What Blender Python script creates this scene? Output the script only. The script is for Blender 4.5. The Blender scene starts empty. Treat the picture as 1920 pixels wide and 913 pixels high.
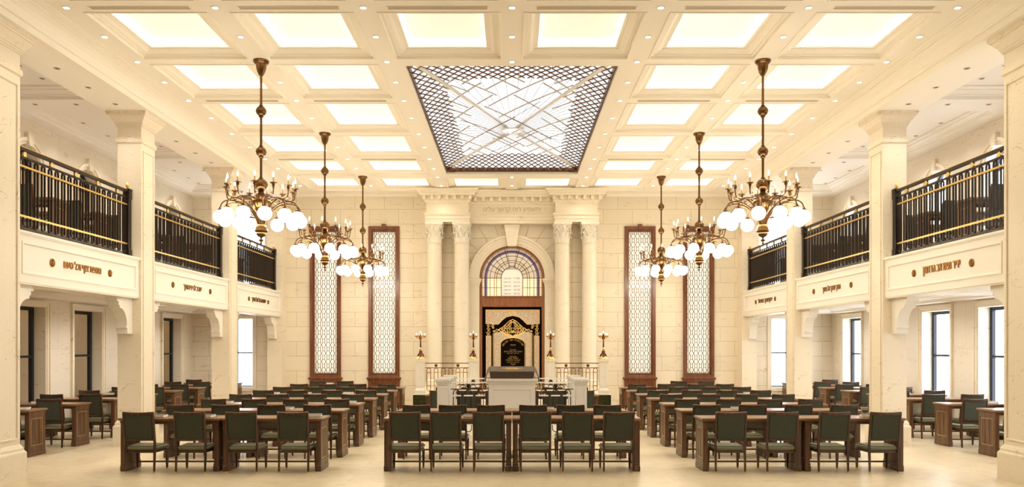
import bpy, bmesh, math, random
from mathutils import Vector, Matrix
random.seed(7)
PI = math.pi
S = bpy.context.scene
COL = S.collection
R = math.radians
ORD = ['first', 'second', 'third', 'fourth', 'fifth', 'sixth', 'seventh', 'eighth', 'ninth', 'tenth', 'eleventh', 'twelfth', 'thirteenth', 'fourteenth', 'fifteenth']
SIDE = {-1: 'dim-window', 1: 'daylit-window'}

# ------------------------------------------------------------------ materials
def new_mat(name):
    m = bpy.data.materials.new(name); m.use_nodes = True
    nt = m.node_tree
    return m, nt, nt.nodes['Principled BSDF']

def simple(name, col, rough=0.5, metal=0.0, spec=0.5, sheen=0.0, sheen_col=None, coat=0.0, noise=0.0, nscale=30.0, bump=0.0):
    m, nt, b = new_mat(name)
    b.inputs['Base Color'].default_value = (*col, 1)
    b.inputs['Roughness'].default_value = rough
    b.inputs['Metallic'].default_value = metal
    b.inputs['Specular IOR Level'].default_value = spec
    if sheen:
        b.inputs['Sheen Weight'].default_value = sheen
        b.inputs['Sheen Roughness'].default_value = 0.35
        if sheen_col: b.inputs['Sheen Tint'].default_value = (*sheen_col, 1)
    if coat: b.inputs['Coat Weight'].default_value = coat
    if noise or bump:
        tc = nt.nodes.new('ShaderNodeTexCoord')
        n = nt.nodes.new('ShaderNodeTexNoise'); n.inputs['Scale'].default_value = nscale; n.inputs['Detail'].default_value = 4
        nt.links.new(tc.outputs['Object'], n.inputs['Vector'])
        if noise:
            r = nt.nodes.new('ShaderNodeMapRange')
            r.inputs['From Min'].default_value = 0.3; r.inputs['From Max'].default_value = 0.7
            r.inputs['To Min'].default_value = 1 - noise; r.inputs['To Max'].default_value = 1 + noise
            mx = nt.nodes.new('ShaderNodeVectorMath'); mx.operation = 'SCALE'
            mx.inputs[0].default_value = col
            nt.links.new(n.outputs['Fac'], r.inputs['Value']); nt.links.new(r.outputs['Result'], mx.inputs['Scale'])
            nt.links.new(mx.outputs['Vector'], b.inputs['Base Color'])
        if bump:
            bp = nt.nodes.new('ShaderNodeBump'); bp.inputs['Strength'].default_value = bump; bp.inputs['Distance'].default_value = 0.01
            nt.links.new(n.outputs['Fac'], bp.inputs['Height']); nt.links.new(bp.outputs['Normal'], b.inputs['Normal'])
    return m

def emit(name, col, strength):
    m, nt, b = new_mat(name)
    b.inputs['Base Color'].default_value = (0.8, 0.8, 0.8, 1)
    b.inputs['Emission Color'].default_value = (*col, 1)
    b.inputs['Emission Strength'].default_value = strength
    return m

def stone(name, base, vein, joints=None, plane='xz', rough=0.45, vein_amt=0.75, vs=1.0, joint_col=None):
    """veined limestone; joints=(width, height, line) lays it in courses"""
    m, nt, b = new_mat(name)
    L = nt.links.new
    tc = nt.nodes.new('ShaderNodeTexCoord')
    mp = nt.nodes.new('ShaderNodeMapping'); mp.inputs['Scale'].default_value = (1.0 * vs, 1.0 * vs, 3.0 * vs)
    L(tc.outputs['Object'], mp.inputs['Vector'])
    n1 = nt.nodes.new('ShaderNodeTexNoise'); n1.inputs['Scale'].default_value = 1.25; n1.inputs['Detail'].default_value = 4.5; n1.inputs['Distortion'].default_value = 0.9
    n1.inputs['Roughness'].default_value = 0.62
    L(mp.outputs['Vector'], n1.inputs['Vector'])
    a = nt.nodes.new('ShaderNodeMath'); a.operation = 'SUBTRACT'; a.inputs[1].default_value = 0.5; L(n1.outputs['Fac'], a.inputs[0])
    ab = nt.nodes.new('ShaderNodeMath'); ab.operation = 'ABSOLUTE'; L(a.outputs[0], ab.inputs[0])
    mr = nt.nodes.new('ShaderNodeMapRange'); mr.inputs['From Min'].default_value = 0.0; mr.inputs['From Max'].default_value = 0.010
    mr.inputs['To Min'].default_value = 1; mr.inputs['To Max'].default_value = 0; L(ab.outputs[0], mr.inputs['Value'])
    n2 = nt.nodes.new('ShaderNodeTexNoise'); n2.inputs['Scale'].default_value = 1.7; n2.inputs['Detail'].default_value = 3
    L(mp.outputs['Vector'], n2.inputs['Vector'])
    r2 = nt.nodes.new('ShaderNodeMapRange'); r2.inputs['From Min'].default_value = 0.50; r2.inputs['From Max'].default_value = 0.62; L(n2.outputs['Fac'], r2.inputs['Value'])
    ml = nt.nodes.new('ShaderNodeMath'); ml.operation = 'MULTIPLY'; L(mr.outputs[0], ml.inputs[0]); L(r2.outputs[0], ml.inputs[1])
    ml2 = nt.nodes.new('ShaderNodeMath'); ml2.operation = 'MULTIPLY'; ml2.inputs[1].default_value = vein_amt; L(ml.outputs[0], ml2.inputs[0])
    n3 = nt.nodes.new('ShaderNodeTexNoise'); n3.inputs['Scale'].default_value = 55; n3.inputs['Detail'].default_value = 5
    L(tc.outputs['Object'], n3.inputs['Vector'])
    r3 = nt.nodes.new('ShaderNodeMapRange'); r3.inputs['From Min'].default_value = 0.3; r3.inputs['From Max'].default_value = 0.7
    r3.inputs['To Min'].default_value = 0.93; r3.inputs['To Max'].default_value = 1.05; L(n3.outputs['Fac'], r3.inputs['Value'])
    sc = nt.nodes.new('ShaderNodeVectorMath'); sc.operation = 'SCALE'; sc.inputs[0].default_value = base; L(r3.outputs[0], sc.inputs['Scale'])
    mx = nt.nodes.new('ShaderNodeMix'); mx.data_type = 'RGBA'; L(ml2.outputs[0], mx.inputs['Factor'])
    L(sc.outputs['Vector'], mx.inputs['A']); mx.inputs['B'].default_value = (*vein, 1)
    out = mx.outputs['Result']
    if joints:
        w, h, ln = joints
        sp = nt.nodes.new('ShaderNodeSeparateXYZ'); L(tc.outputs['Object'], sp.inputs[0])
        cb = nt.nodes.new('ShaderNodeCombineXYZ')
        L(sp.outputs['X' if plane[0] == 'x' else 'Y'], cb.inputs[0]); L(sp.outputs['Z' if plane[1] == 'z' else 'Y'], cb.inputs[1])
        ad = nt.nodes.new('ShaderNodeVectorMath'); ad.inputs[1].default_value = (0.779, 0.224, 0) if plane == 'xz' else (0, 0, 0); L(cb.outputs[0], ad.inputs[0])
        br = nt.nodes.new('ShaderNodeTexBrick'); L(ad.outputs[0], br.inputs['Vector'])
        br.inputs['Scale'].default_value = 1; br.inputs['Brick Width'].default_value = w; br.inputs['Row Height'].default_value = h
        br.inputs['Mortar Size'].default_value = ln; br.inputs['Mortar Smooth'].default_value = 0.1; br.offset = 0.5
        br.inputs['Color1'].default_value = (1, 1, 1, 1); br.inputs['Color2'].default_value = (0.93, 0.93, 0.92, 1)
        jc = joint_col or (0.5, 0.45, 0.36)
        br.inputs['Mortar'].default_value = (*jc, 1)
        m2 = nt.nodes.new('ShaderNodeMix'); m2.data_type = 'RGBA'; m2.blend_type = 'MULTIPLY'; m2.inputs['Factor'].default_value = 1
        L(out, m2.inputs['A']); L(br.outputs['Color'], m2.inputs['B']); out = m2.outputs['Result']
    L(out, b.inputs['Base Color'])
    b.inputs['Roughness'].default_value = rough
    b.inputs['Specular IOR Level'].default_value = 0.3
    return m

def wood(name, dark, light, stretch, rough=0.35, coat=0.15):
    m, nt, b = new_mat(name); L = nt.links.new
    tc = nt.nodes.new('ShaderNodeTexCoord')
    mp = nt.nodes.new('ShaderNodeMapping'); mp.inputs['Scale'].default_value = stretch
    L(tc.outputs['Object'], mp.inputs['Vector'])
    n = nt.nodes.new('ShaderNodeTexNoise'); n.inputs['Scale'].default_value = 3; n.inputs['Detail'].default_value = 6; n.inputs['Distortion'].default_value = 0.5
    L(mp.outputs['Vector'], n.inputs['Vector'])
    cr = nt.nodes.new('ShaderNodeValToRGB'); cr.color_ramp.elements[0].position = 0.33; cr.color_ramp.elements[1].position = 0.68
    cr.color_ramp.elements[0].color = (*dark, 1); cr.color_ramp.elements[1].color = (*light, 1)
    L(n.outputs['Fac'], cr.inputs['Fac']); L(cr.outputs['Color'], b.inputs['Base Color'])
    b.inputs['Roughness'].default_value = rough; b.inputs['Coat Weight'].default_value = coat
    b.inputs['Coat Roughness'].default_value = 0.2
    return m

def thin_glass(name, tint=(1, 1, 1), gloss=0.06, translucent=0.0):
    m = bpy.data.materials.new(name); m.use_nodes = True; nt = m.node_tree; nt.nodes.clear(); L = nt.links.new
    o = nt.nodes.new('ShaderNodeOutputMaterial')
    t = nt.nodes.new('ShaderNodeBsdfTransparent'); t.inputs['Color'].default_value = (*tint, 1)
    g = nt.nodes.new('ShaderNodeBsdfGlossy'); g.inputs['Roughness'].default_value = 0.02
    mix = nt.nodes.new('ShaderNodeMixShader'); mix.inputs[0].default_value = gloss
    src = t
    if translucent:
        tr = nt.nodes.new('ShaderNodeBsdfTranslucent'); tr.inputs['Color'].default_value = (*tint, 1)
        m1 = nt.nodes.new('ShaderNodeMixShader'); m1.inputs[0].default_value = translucent
        L(t.outputs[0], m1.inputs[1]); L(tr.outputs[0], m1.inputs[2]); src = m1
    L(src.outputs[0], mix.inputs[1]); L(g.outputs[0], mix.inputs[2]); L(mix.outputs[0], o.inputs['Surface'])
    return m

STONE = (0.80, 0.72, 0.575); VEIN = (0.47, 0.26, 0.08)
M = {}
M['wall'] = stone('limestone_blocks', STONE, VEIN, (0.89, 0.447, 0.0038), 'xz', joint_col=(0.46, 0.38, 0.28))
M['wall_side'] = stone('limestone_blocks_side', (0.77, 0.70, 0.58), VEIN, (3.3, 1.8, 0.003), 'yz', joint_col=(0.7, 0.64, 0.55))
M['stone'] = stone('veined_limestone', STONE, VEIN, vein_amt=0.8)
M['ark'] = stone('ark_limestone', (0.82, 0.745, 0.60), (0.48, 0.31, 0.14), vein_amt=0.6)
M['arkwall'] = stone('ark_limestone_courses', (0.81, 0.73, 0.585), (0.48, 0.31, 0.14), (6.0, 0.447, 0.0055), 'xz', vein_amt=0.6, joint_col=(0.45, 0.36, 0.26))
M['white_marble'] = stone('white_marble', (0.74, 0.715, 0.68), (0.45, 0.36, 0.26), vein_amt=0.6, vs=1.6, rough=0.3)
M['cream_marble'] = stone('cream_marble', (0.84, 0.79, 0.68), (0.5, 0.38, 0.2), vein_amt=0.4, rough=0.35)
M['green_marble'] = stone('green_marble', (0.028, 0.030, 0.010), (0.42, 0.36, 0.14), vein_amt=0.9, vs=5, rough=0.2)
M['floor'] = stone('travertine_floor', (0.76, 0.655, 0.47), (0.36, 0.25, 0.12), (1.5, 0.75, 0.004), 'xy', rough=0.3, vein_amt=0.5, vs=2.5, joint_col=(0.72, 0.66, 0.58))
# fine streaks in the floor travertine
def streak_floor():
    m = M['floor']; nt = m.node_tree; b = nt.nodes['Principled BSDF']; L = nt.links.new
    src = b.inputs['Base Color'].links[0].from_socket
    tc = nt.nodes.new('ShaderNodeTexCoord'); mp = nt.nodes.new('ShaderNodeMapping'); mp.inputs['Scale'].default_value = (2.0, 26, 1)
    n = nt.nodes.new('ShaderNodeTexNoise'); n.inputs['Scale'].default_value = 1.6; n.inputs['Detail'].default_value = 8; n.inputs['Roughness'].default_value = 0.7
    L(tc.outputs['Object'], mp.inputs['Vector']); L(mp.outputs['Vector'], n.inputs['Vector'])
    cr = nt.nodes.new('ShaderNodeValToRGB')
    cr.color_ramp.elements[0].position = 0.34; cr.color_ramp.elements[0].color = (0.50, 0.42, 0.31, 1)
    cr.color_ramp.elements[1].position = 0.52; cr.color_ramp.elements[1].color = (1, 1, 1, 1)
    L(n.outputs['Fac'], cr.inputs['Fac'])
    mx = nt.nodes.new('ShaderNodeMix'); mx.data_type = 'RGBA'; mx.blend_type = 'MULTIPLY'; mx.inputs['Factor'].default_value = 0.8
    L(src, mx.inputs['A']); L(cr.outputs['Color'], mx.inputs['B']); L(mx.outputs['Result'], b.inputs['Base Color'])
streak_floor()
M['plaster'] = simple('ceiling_plaster', (0.90, 0.85, 0.74), 0.75, spec=0.2)
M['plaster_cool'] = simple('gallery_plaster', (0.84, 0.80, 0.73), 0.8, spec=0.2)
M['paint'] = simple('cream_paint', (0.83, 0.79, 0.70), 0.5, spec=0.3)
M['panel'] = emit('ceiling_diffuser', (1.0, 0.88, 0.68), 0.30)
M['strip'] = emit('cove_strip', (1.0, 0.88, 0.68), 2.6)
M['lens'] = emit('downlight_lens', (1.0, 0.92, 0.75), 12.0)
M['globe'] = emit('opal_globe', (1.0, 0.88, 0.69), 17.0)
M['flame'] = emit('candle_bulb', (1.0, 0.8, 0.45), 14.0)
M['candle'] = simple('candle_sleeve', (0.62, 0.44, 0.24), 0.5)
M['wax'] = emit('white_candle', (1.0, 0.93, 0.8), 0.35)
M['brass'] = simple('antique_brass', (0.170, 0.092, 0.038), 0.28, metal=1.0)
M['gold'] = simple('polished_gold', (0.83, 0.58, 0.22), 0.28, metal=1.0)
M['goldtext'] = simple('gold_letters', (0.27, 0.130, 0.030), 0.40, metal=1.0)
M['iron'] = simple('black_iron', (0.030, 0.020, 0.014), 0.35, metal=0.5)
M['redbronze'] = simple('red_bronze', (0.16, 0.04, 0.02), 0.3, metal=0.5)
M['winframe'] = simple('window_bronze', (0.018, 0.019, 0.028), 0.35, metal=0.3)
M['wood_v'] = wood('walnut_upright', (0.066, 0.027, 0.011), (0.165, 0.074, 0.030), (7, 7, 0.6))
M['wood_h'] = wood('walnut_lengthwise', (0.080, 0.035, 0.014), (0.190, 0.090, 0.038), (0.6, 7, 7))
M['wood_chair'] = wood('dark_walnut', (0.036, 0.014, 0.006), (0.095, 0.037, 0.014), (7, 7, 0.6))
M['wood_top_lit'] = wood('walnut_desktop_lit', (0.17, 0.085, 0.038), (0.30, 0.165, 0.08), (0.6, 7, 7), rough=0.28)  # lighter than the other walnut: reflected light on the tops put into the colour
M['wood_red'] = wood('mahogany', (0.115, 0.034, 0.012), (0.205, 0.072, 0.026), (5, 5, 0.4), rough=0.32)
M['wood_ark'] = wood('ark_mahogany', (0.24, 0.085, 0.032), (0.34, 0.135, 0.055), (5, 5, 0.4), rough=0.35)
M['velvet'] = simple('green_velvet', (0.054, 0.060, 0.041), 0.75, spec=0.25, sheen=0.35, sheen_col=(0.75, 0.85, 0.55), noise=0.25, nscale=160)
M['velvet_seat_lit'] = simple('green_velvet_seat_lit', (0.175, 0.168, 0.095), 0.42, spec=0.5, sheen=0.7, sheen_col=(0.8, 0.85, 0.6), noise=0.2, nscale=160)  # paler than the backs: highlight on the seat tops painted into the colour
M['cover'] = simple('brown_velvet_cover', (0.075, 0.050, 0.030), 0.7, spec=0.2, sheen=0.12)
M['black_velvet'] = simple('black_velvet', (0.006, 0.003, 0.002), 0.9, spec=0.05)
M['embroider'] = simple('cream_embroidery', (0.58, 0.47, 0.34), 0.6, noise=0.55, nscale=55, bump=0.5)
M['inlay'] = simple('brass_inlay', (0.72, 0.50, 0.19), 0.35, metal=0.8)
M['slot'] = simple('slot_shadow', (0.30, 0.22, 0.13), 0.8)
M['trim_ring'] = simple('downlight_trim', (0.75, 0.70, 0.6), 0.4)
M['lens_off'] = simple('downlight_reflector', (0.10, 0.075, 0.05), 0.5)
M['can'] = simple('downlight_can', (0.05, 0.04, 0.035), 0.5)
M['book_cover'] = simple('book_cover', (0.03, 0.022, 0.02), 0.5)
M['page'] = simple('book_pages', (0.85, 0.82, 0.75), 0.7)
M['glass'] = thin_glass('clear_glass')
M['sky_glass'] = thin_glass('frosted_skylight_glass', (0.185, 0.178, 0.168), 0.04)
M['lattice_glass'] = thin_glass('leaded_glass', (0.47, 0.43, 0.365), 0.03, 0.65)
M['lead'] = simple('lead_came', (0.16, 0.085, 0.03), 0.45, metal=0.5)
M['white_metal'] = simple('white_metal', (0.85, 0.83, 0.8), 0.4)
M['bronze_in_glare'] = simple('bronze_in_glare', (0.50, 0.43, 0.37), 0.5)  # bronze bars paled, reflected glare painted into their colour
M['rod'] = simple('steel_rod', (0.55, 0.52, 0.49), 0.5)
M['bronze_dark'] = simple('dark_bronze', (0.17, 0.075, 0.03), 0.4, metal=0.6)
M['lunette'] = emit('backlit_cream_glass', (1.0, 0.74, 0.38), 0.20)
M['lunette_low'] = emit('backlit_gold_glass', (1.0, 0.72, 0.30), 0.5)
M['lunette_blue'] = emit('backlit_violet_glass', (0.26, 0.20, 0.42), 0.12)
M['lunette_blue'].node_tree.nodes['Principled BSDF'].inputs['Base Color'].default_value = (0.2, 0.16, 0.35, 1)
M['tablet'] = emit('backlit_tablet', (1.0, 0.84, 0.55), 0.16)
M['ink'] = simple('dark_ink', (0.10, 0.06, 0.04), 0.7)
M['engrave'] = simple('engraved_letters', (0.50, 0.38, 0.24), 0.8)
M['corr_fill'] = emit('corridor_fill', (1.0, 0.75, 0.45), 2.0)  # glow of the added corridor panel

# ------------------------------------------------------------------ mesh builder
class MB:
    def __init__(s): s.v = []; s.f = []; s.sm = []
    def add(s, vs, fs, smooth=False):
        b = len(s.v); s.v += [tuple(p) for p in vs]
        for f in fs: s.f.append([b + i for i in f]); s.sm.append(smooth)
        return s
    def box(s, x0, x1, y0, y1, z0, z1):
        if x0 > x1: x0, x1 = x1, x0
        if y0 > y1: y0, y1 = y1, y0
        vs = [(x0, y0, z0), (x1, y0, z0), (x1, y1, z0), (x0, y1, z0), (x0, y0, z1), (x1, y0, z1), (x1, y1, z1), (x0, y1, z1)]
        return s.add(vs, [(3, 2, 1, 0), (4, 5, 6, 7), (0, 1, 5, 4), (1, 2, 6, 5), (2, 3, 7, 6), (3, 0, 4, 7)])
    def cbox(s, x0, x1, y0, y1, z0, z1, c=0.006):
        """box with chamfered edges"""
        if x0 > x1: x0, x1 = x1, x0
        bm = bmesh.new(); bmesh.ops.create_cube(bm, size=1)
        for v in bm.verts:
            v.co = ((x0 + x1) / 2 + v.co.x * (x1 - x0), (y0 + y1) / 2 + v.co.y * (y1 - y0), (z0 + z1) / 2 + v.co.z * (z1 - z0))
        bmesh.ops.bevel(bm, geom=bm.edges[:], offset=c, segments=1, affect='EDGES')
        return s.from_bm(bm)
    def from_bm(s, bm, smooth=False):
        bm.verts.index_update()
        s.add([v.co.copy() for v in bm.verts], [[v.index for v in f.verts] for f in bm.faces], smooth)
        bm.free(); return s
    def quad(s, a, b, c, d): return s.add([a, b, c, d], [(0, 1, 2, 3)])
    def lathe(s, prof, c=(0, 0, 0), n=24, flute=0, famp=0.0, smooth=True, frange=None):
        vs = []; fs = []
        for k, (r, z) in enumerate(prof):
            for i in range(n):
                a = 2 * PI * i / n
                rr = r * (1 + famp * math.cos(flute * a)) if flute and (frange is None or frange[0] <= k <= frange[1]) else r
                vs.append((c[0] + rr * math.cos(a), c[1] + rr * math.sin(a), c[2] + z))
        for k in range(len(prof) - 1):
            for i in range(n):
                j = (i + 1) % n
                fs.append((k * n + i, k * n + j, (k + 1) * n + j, (k + 1) * n + i))
        if prof[0][0] > 1e-4: fs.append(tuple(range(n))[::-1])
        if prof[-1][0] > 1e-4: fs.append(tuple((len(prof) - 1) * n + i for i in range(n)))
        return s.add(vs, fs, smooth)
    def curve(s, pts, r, n=8, sub=4):
        P = [Vector(p) for p in pts]; out = []
        for i in range(len(P) - 1):
            p0 = P[max(i - 1, 0)]; p1 = P[i]; p2 = P[i + 1]; p3 = P[min(i + 2, len(P) - 1)]
            for k in range(sub):
                t = k / sub
                out.append(0.5 * ((2 * p1) + (p2 - p0) * t + (2 * p0 - 5 * p1 + 4 * p2 - p3) * t * t + (3 * p1 - p0 - 3 * p2 + p3) * t ** 3))
        return s.tube(out + [P[-1]], r, n)
    def tube(s, pts, r, n=8, closed=False, smooth=True):
        P = [Vector(p) for p in pts]; m = len(P); rs = r if isinstance(r, (list, tuple)) else [r] * m
        vs = []; fs = []; up = None
        for k in range(m):
            if closed: t = P[(k + 1) % m] - P[k - 1]
            else: t = P[min(k + 1, m - 1)] - P[max(k - 1, 0)]
            t.normalize()
            if up is None:
                up = Vector((0, 0, 1)) if abs(t.z) < 0.9 else Vector((1, 0, 0))
            x = up - t * up.dot(t)
            if x.length < 1e-6: x = t.orthogonal()
            x.normalize(); y = t.cross(x); up = x
            for i in range(n):
                a = 2 * PI * (i + 0.5) / n
                vs.append(P[k] + (x * math.cos(a) + y * math.sin(a)) * rs[k])
        K = m if closed else m - 1
        for k in range(K):
            k2 = (k + 1) % m
            for i in range(n):
                j = (i + 1) % n
                fs.append((k * n + i, k * n + j, k2 * n + j, k2 * n + i))
        if not closed:
            fs.append(tuple(range(n))[::-1]); fs.append(tuple((m - 1) * n + i for i in range(n)))
        return s.add(vs, fs, smooth)
    def sphere(s, c, r, n=20, m=12):
        prof = [(r * math.sin(PI * k / m), -r * math.cos(PI * k / m)) for k in range(m + 1)]
        prof[0] = (0.00001, -r); prof[-1] = (0.00001, r)
        return s.lathe(prof, c, n)
    def prism(s, poly, axis, a, b, smooth=False):
        """extrude a 2D polygon: axis 'y' -> poly is (x,z); 'x' -> (y,z); 'z' -> (x,y)"""
        def P(u, v, w):
            return {'y': (u, w, v), 'x': (w, u, v), 'z': (u, v, w)}[axis]
        n = len(poly)
        vs = [P(u, v, a) for u, v in poly] + [P(u, v, b) for u, v in poly]
        fs = [(i, (i + 1) % n, n + (i + 1) % n, n + i) for i in range(n)]
        s.add(vs, fs, smooth)
        return s.add(vs, [tuple(range(n))[::-1], tuple(n + i for i in range(n))])
    def rings(s, rects, close_end=True, plane='xy', close_start=False):
        """rects: list of (u0,u1,v0,v1,w); successive rectangles joined. plane gives where u,v,w go"""
        def P(u, v, w):
            return {'xy': (u, v, w), 'xz': (u, w, v), 'yz': (w, u, v)}[plane]
        vs = []; fs = []
        for u0, u1, v0, v1, w in rects:
            vs += [P(u0, v0, w), P(u1, v0, w), P(u1, v1, w), P(u0, v1, w)]
        for k in range(len(rects) - 1):
            for i in range(4):
                j = (i + 1) % 4
                fs.append((k * 4 + i, k * 4 + j, k * 4 + 4 + j, k * 4 + 4 + i))
        m = (len(rects) - 1) * 4
        if close_end: fs.append((m, m + 1, m + 2, m + 3))
        if close_start: fs.append((3, 2, 1, 0))
        return s.add(vs, fs)
    def holes(s, u0, u1, v0, v1, w, hs, plane='xz', depth=0.0):
        """a flat sheet with rectangular holes; depth adds a second sheet and the reveals"""
        def P(u, v, w):
            return {'xy': (u, v, w), 'xz': (u, w, v), 'yz': (w, u, v)}[plane]
        us = sorted({u0, u1, *[h[0] for h in hs], *[h[1] for h in hs]}); vs = sorted({v0, v1, *[h[2] for h in hs], *[h[3] for h in hs]})
        us = [u for u in us if u0 <= u <= u1]; vs = [v for v in vs if v0 <= v <= v1]
        for i in range(len(us) - 1):
            for j in range(len(vs) - 1):
                cu = (us[i] + us[i + 1]) / 2; cv = (vs[j] + vs[j + 1]) / 2
                if any(h[0] < cu < h[1] and h[2] < cv < h[3] for h in hs): continue
                for ww in ((w, w + depth) if depth else (w,)):
                    s.quad(P(us[i], vs[j], ww), P(us[i + 1], vs[j], ww), P(us[i + 1], vs[j + 1], ww), P(us[i], vs[j + 1], ww))
        if depth:
            for h in hs + [(u0, u1, v0, v1)]:
                a, b, c, d = h
                for (p, q) in (((a, c), (b, c)), ((b, c), (b, d)), ((b, d), (a, d)), ((a, d), (a, c))):
                    s.quad(P(*p, w), P(*q, w), P(*q, w + depth), P(*p, w + depth))
        return s
    def arc(s, prof, cx, cz, a0, a1, n=40, smooth=True):
        """sweep closed profile [(r, y)] about the axis (cx, *, cz) between angles"""
        m = len(prof); vs = []; fs = []
        for k in range(n + 1):
            a = a0 + (a1 - a0) * k / n
            for r, y in prof: vs.append((cx + r * math.cos(a), y, cz + r * math.sin(a)))
        for k in range(n):
            for i in range(m):
                j = (i + 1) % m
                fs.append((k * m + i, k * m + j, (k + 1) * m + j, (k + 1) * m + i))
        s.add(vs, fs, False)
        s.add(vs[:m], [tuple(range(m))]); s.add(vs[-m:], [tuple(range(m))[::-1]])
        return s
    def xf(s, mat):
        s.v = [tuple(mat @ Vector(p)) for p in s.v]; return s
    def build(s, name, mat, parent=None, loc=None, rot=None):
        o = bpy.data.objects.new(name, s.mesh(name, mat)); COL.objects.link(o)
        if parent: o.parent = parent
        if loc: o.location = loc
        if rot: o.rotation_euler = rot
        return o
def _mesh(s, name, mat):
    me = bpy.data.meshes.new(name); me.from_pydata(s.v, [], s.f); me.update()
    bm = bmesh.new(); bm.from_mesh(me); bmesh.ops.remove_doubles(bm, verts=bm.verts, dist=1e-5)
    bmesh.ops.recalc_face_normals(bm, faces=bm.faces)
    bm.to_mesh(me); bm.free()
    if any(s.sm):
        me.polygons.foreach_set('use_smooth', [True] * len(me.polygons))
        me.set_sharp_from_angle(angle=R(40))
    me.materials.append(mat)
    return me
MB.mesh = _mesh

def empty(name, loc=(0, 0, 0), rz=0.0):
    o = bpy.data.objects.new(name, None); COL.objects.link(o); o.location = loc; o.rotation_euler = (0, 0, rz); o.empty_display_size = 0.1
    return o
def tag(o, label=None, cat=None, group=None, kind=None):
    if label: o['label'] = label
    if cat: o['category'] = cat
    if group: o['group'] = group
    if kind: o['kind'] = kind
    return o
KIDS = {}
def kids(o):
    return [c for c in o.children]
def dup(o, parent=None, loc=None, rz=None, label=None, group=None, skip=()):
    c = o.copy(); COL.objects.link(c)
    if parent: c.parent = parent
    if loc is not None: c.location = loc
    if rz is not None: c.rotation_euler = (0, 0, rz)
    if label: c['label'] = label
    if group: c['group'] = group
    for ch in kids(o):
        if ch.name.split('.')[0] in skip: continue
        dup(ch, c, skip=skip)
    return c

def text_mesh(name, body, mat, height=None, width=None, extrude=0.008, hebrew=True, res=3, bold=0.0):
    """letters cut from the font outlines: triangulated by winding number so overlapping contours stay solid"""
    from mathutils.geometry import interpolate_bezier, delaunay_2d_cdt
    cu = bpy.data.curves.new('tmp_text', 'FONT'); cu.body = body[::-1] if hebrew else body
    cu.align_x = 'CENTER'; cu.size = 1
    o = bpy.data.objects.new('tmp_text', cu); COL.objects.link(o)
    dg = bpy.context.evaluated_depsgraph_get(); dg.update()
    cv = o.to_curve(dg)
    polys = []
    for sp in cv.splines:
        pts = []
        if sp.type == 'BEZIER':
            bp = sp.bezier_points; n = len(bp)
            for k in range(n):
                a, b = bp[k], bp[(k + 1) % n]
                straight = a.handle_right_type == 'VECTOR' and b.handle_left_type == 'VECTOR'
                seg = [a.co, b.co] if straight else interpolate_bezier(a.co, a.handle_right, b.handle_left, b.co, res + 2)
                pts += [Vector((q[0], q[1])) for q in seg[:-1]]
        else: pts = [Vector((q.co[0], q.co[1])) for q in sp.points]
        cl = []
        for q in pts:
            if not cl or (q - cl[-1]).length > 1e-4: cl.append(q)
        if len(cl) > 2 and (cl[0] - cl[-1]).length < 1e-4: cl.pop()
        if len(cl) > 2: polys.append(cl)
    o.to_curve_clear(); bpy.data.objects.remove(o); bpy.data.curves.remove(cu)
    if bold and polys:
        area = max((sum(a.x * b.y - b.x * a.y for a, b in zip(pl, pl[1:] + pl[:1])) for pl in polys), key=abs)
        sg = 1 if area > 0 else -1; np_ = []
        for pl in polys:
            q = []
            for k in range(len(pl)):
                d0 = (pl[k] - pl[k - 1]).normalized(); d1 = (pl[(k + 1) % len(pl)] - pl[k]).normalized(); t = d0 + d1
                if t.length < 1e-6: t = d1
                t.normalize(); m_ = 1 / max(0.5, t.dot(d1)); q.append(pl[k] + Vector((t.y, -t.x)) * sg * bold * m_)
            np_.append(q)
        polys = np_
    vin, ein = [], []
    for pl in polys:
        b = len(vin); vin += pl; ein += [(b + k, b + (k + 1) % len(pl)) for k in range(len(pl))]
    me = bpy.data.meshes.new(name); me.materials.append(mat)
    if not vin: return me
    ov, oe, of = delaunay_2d_cdt(vin, ein, [], 0, 1e-5)[:3]
    def wind(c):
        w = 0
        for pl in polys:
            for a, b in zip(pl, pl[1:] + pl[:1]):
                if a.y <= c.y < b.y:
                    if (b.x - a.x) * (c.y - a.y) - (c.x - a.x) * (b.y - a.y) > 0: w += 1
                elif b.y <= c.y < a.y:
                    if (b.x - a.x) * (c.y - a.y) - (c.x - a.x) * (b.y - a.y) < 0: w -= 1
        return w
    keep = [f for f in of if wind(sum((ov[i] for i in f), Vector((0, 0))) / len(f)) != 0]
    xs = [v.x for v in ov]; ys = [v.y for v in ov]
    w = max(xs) - min(xs); h = max(ys) - min(ys)
    sx = width / w if width else height / h; sy = height / h if height else sx
    cx = (max(xs) + min(xs)) / 2; cy = (max(ys) + min(ys)) / 2; n = len(ov)
    vs = [((v.x - cx) * sx, (v.y - cy) * sy, extrude) for v in ov] + [((v.x - cx) * sx, (v.y - cy) * sy, -extrude) for v in ov]
    cnt = {}
    for f in keep:
        for a, b in zip(f, list(f[1:]) + [f[0]]): cnt.setdefault((min(a, b), max(a, b)), []).append((a, b))
    fs = [list(f) for f in keep] + [[n + i for i in reversed(f)] for f in keep]
    for e in cnt.values():
        if len(e) == 1: a, b = e[0]; fs.append([b, a, n + a, n + b])
    me.from_pydata(vs, [], fs); me.update()
    return me
def place_mesh(name, me, parent, loc, rot):
    o = bpy.data.objects.new(name, me); COL.objects.link(o); o.parent = parent; o.location = loc; o.rotation_euler = rot
    return o

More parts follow.
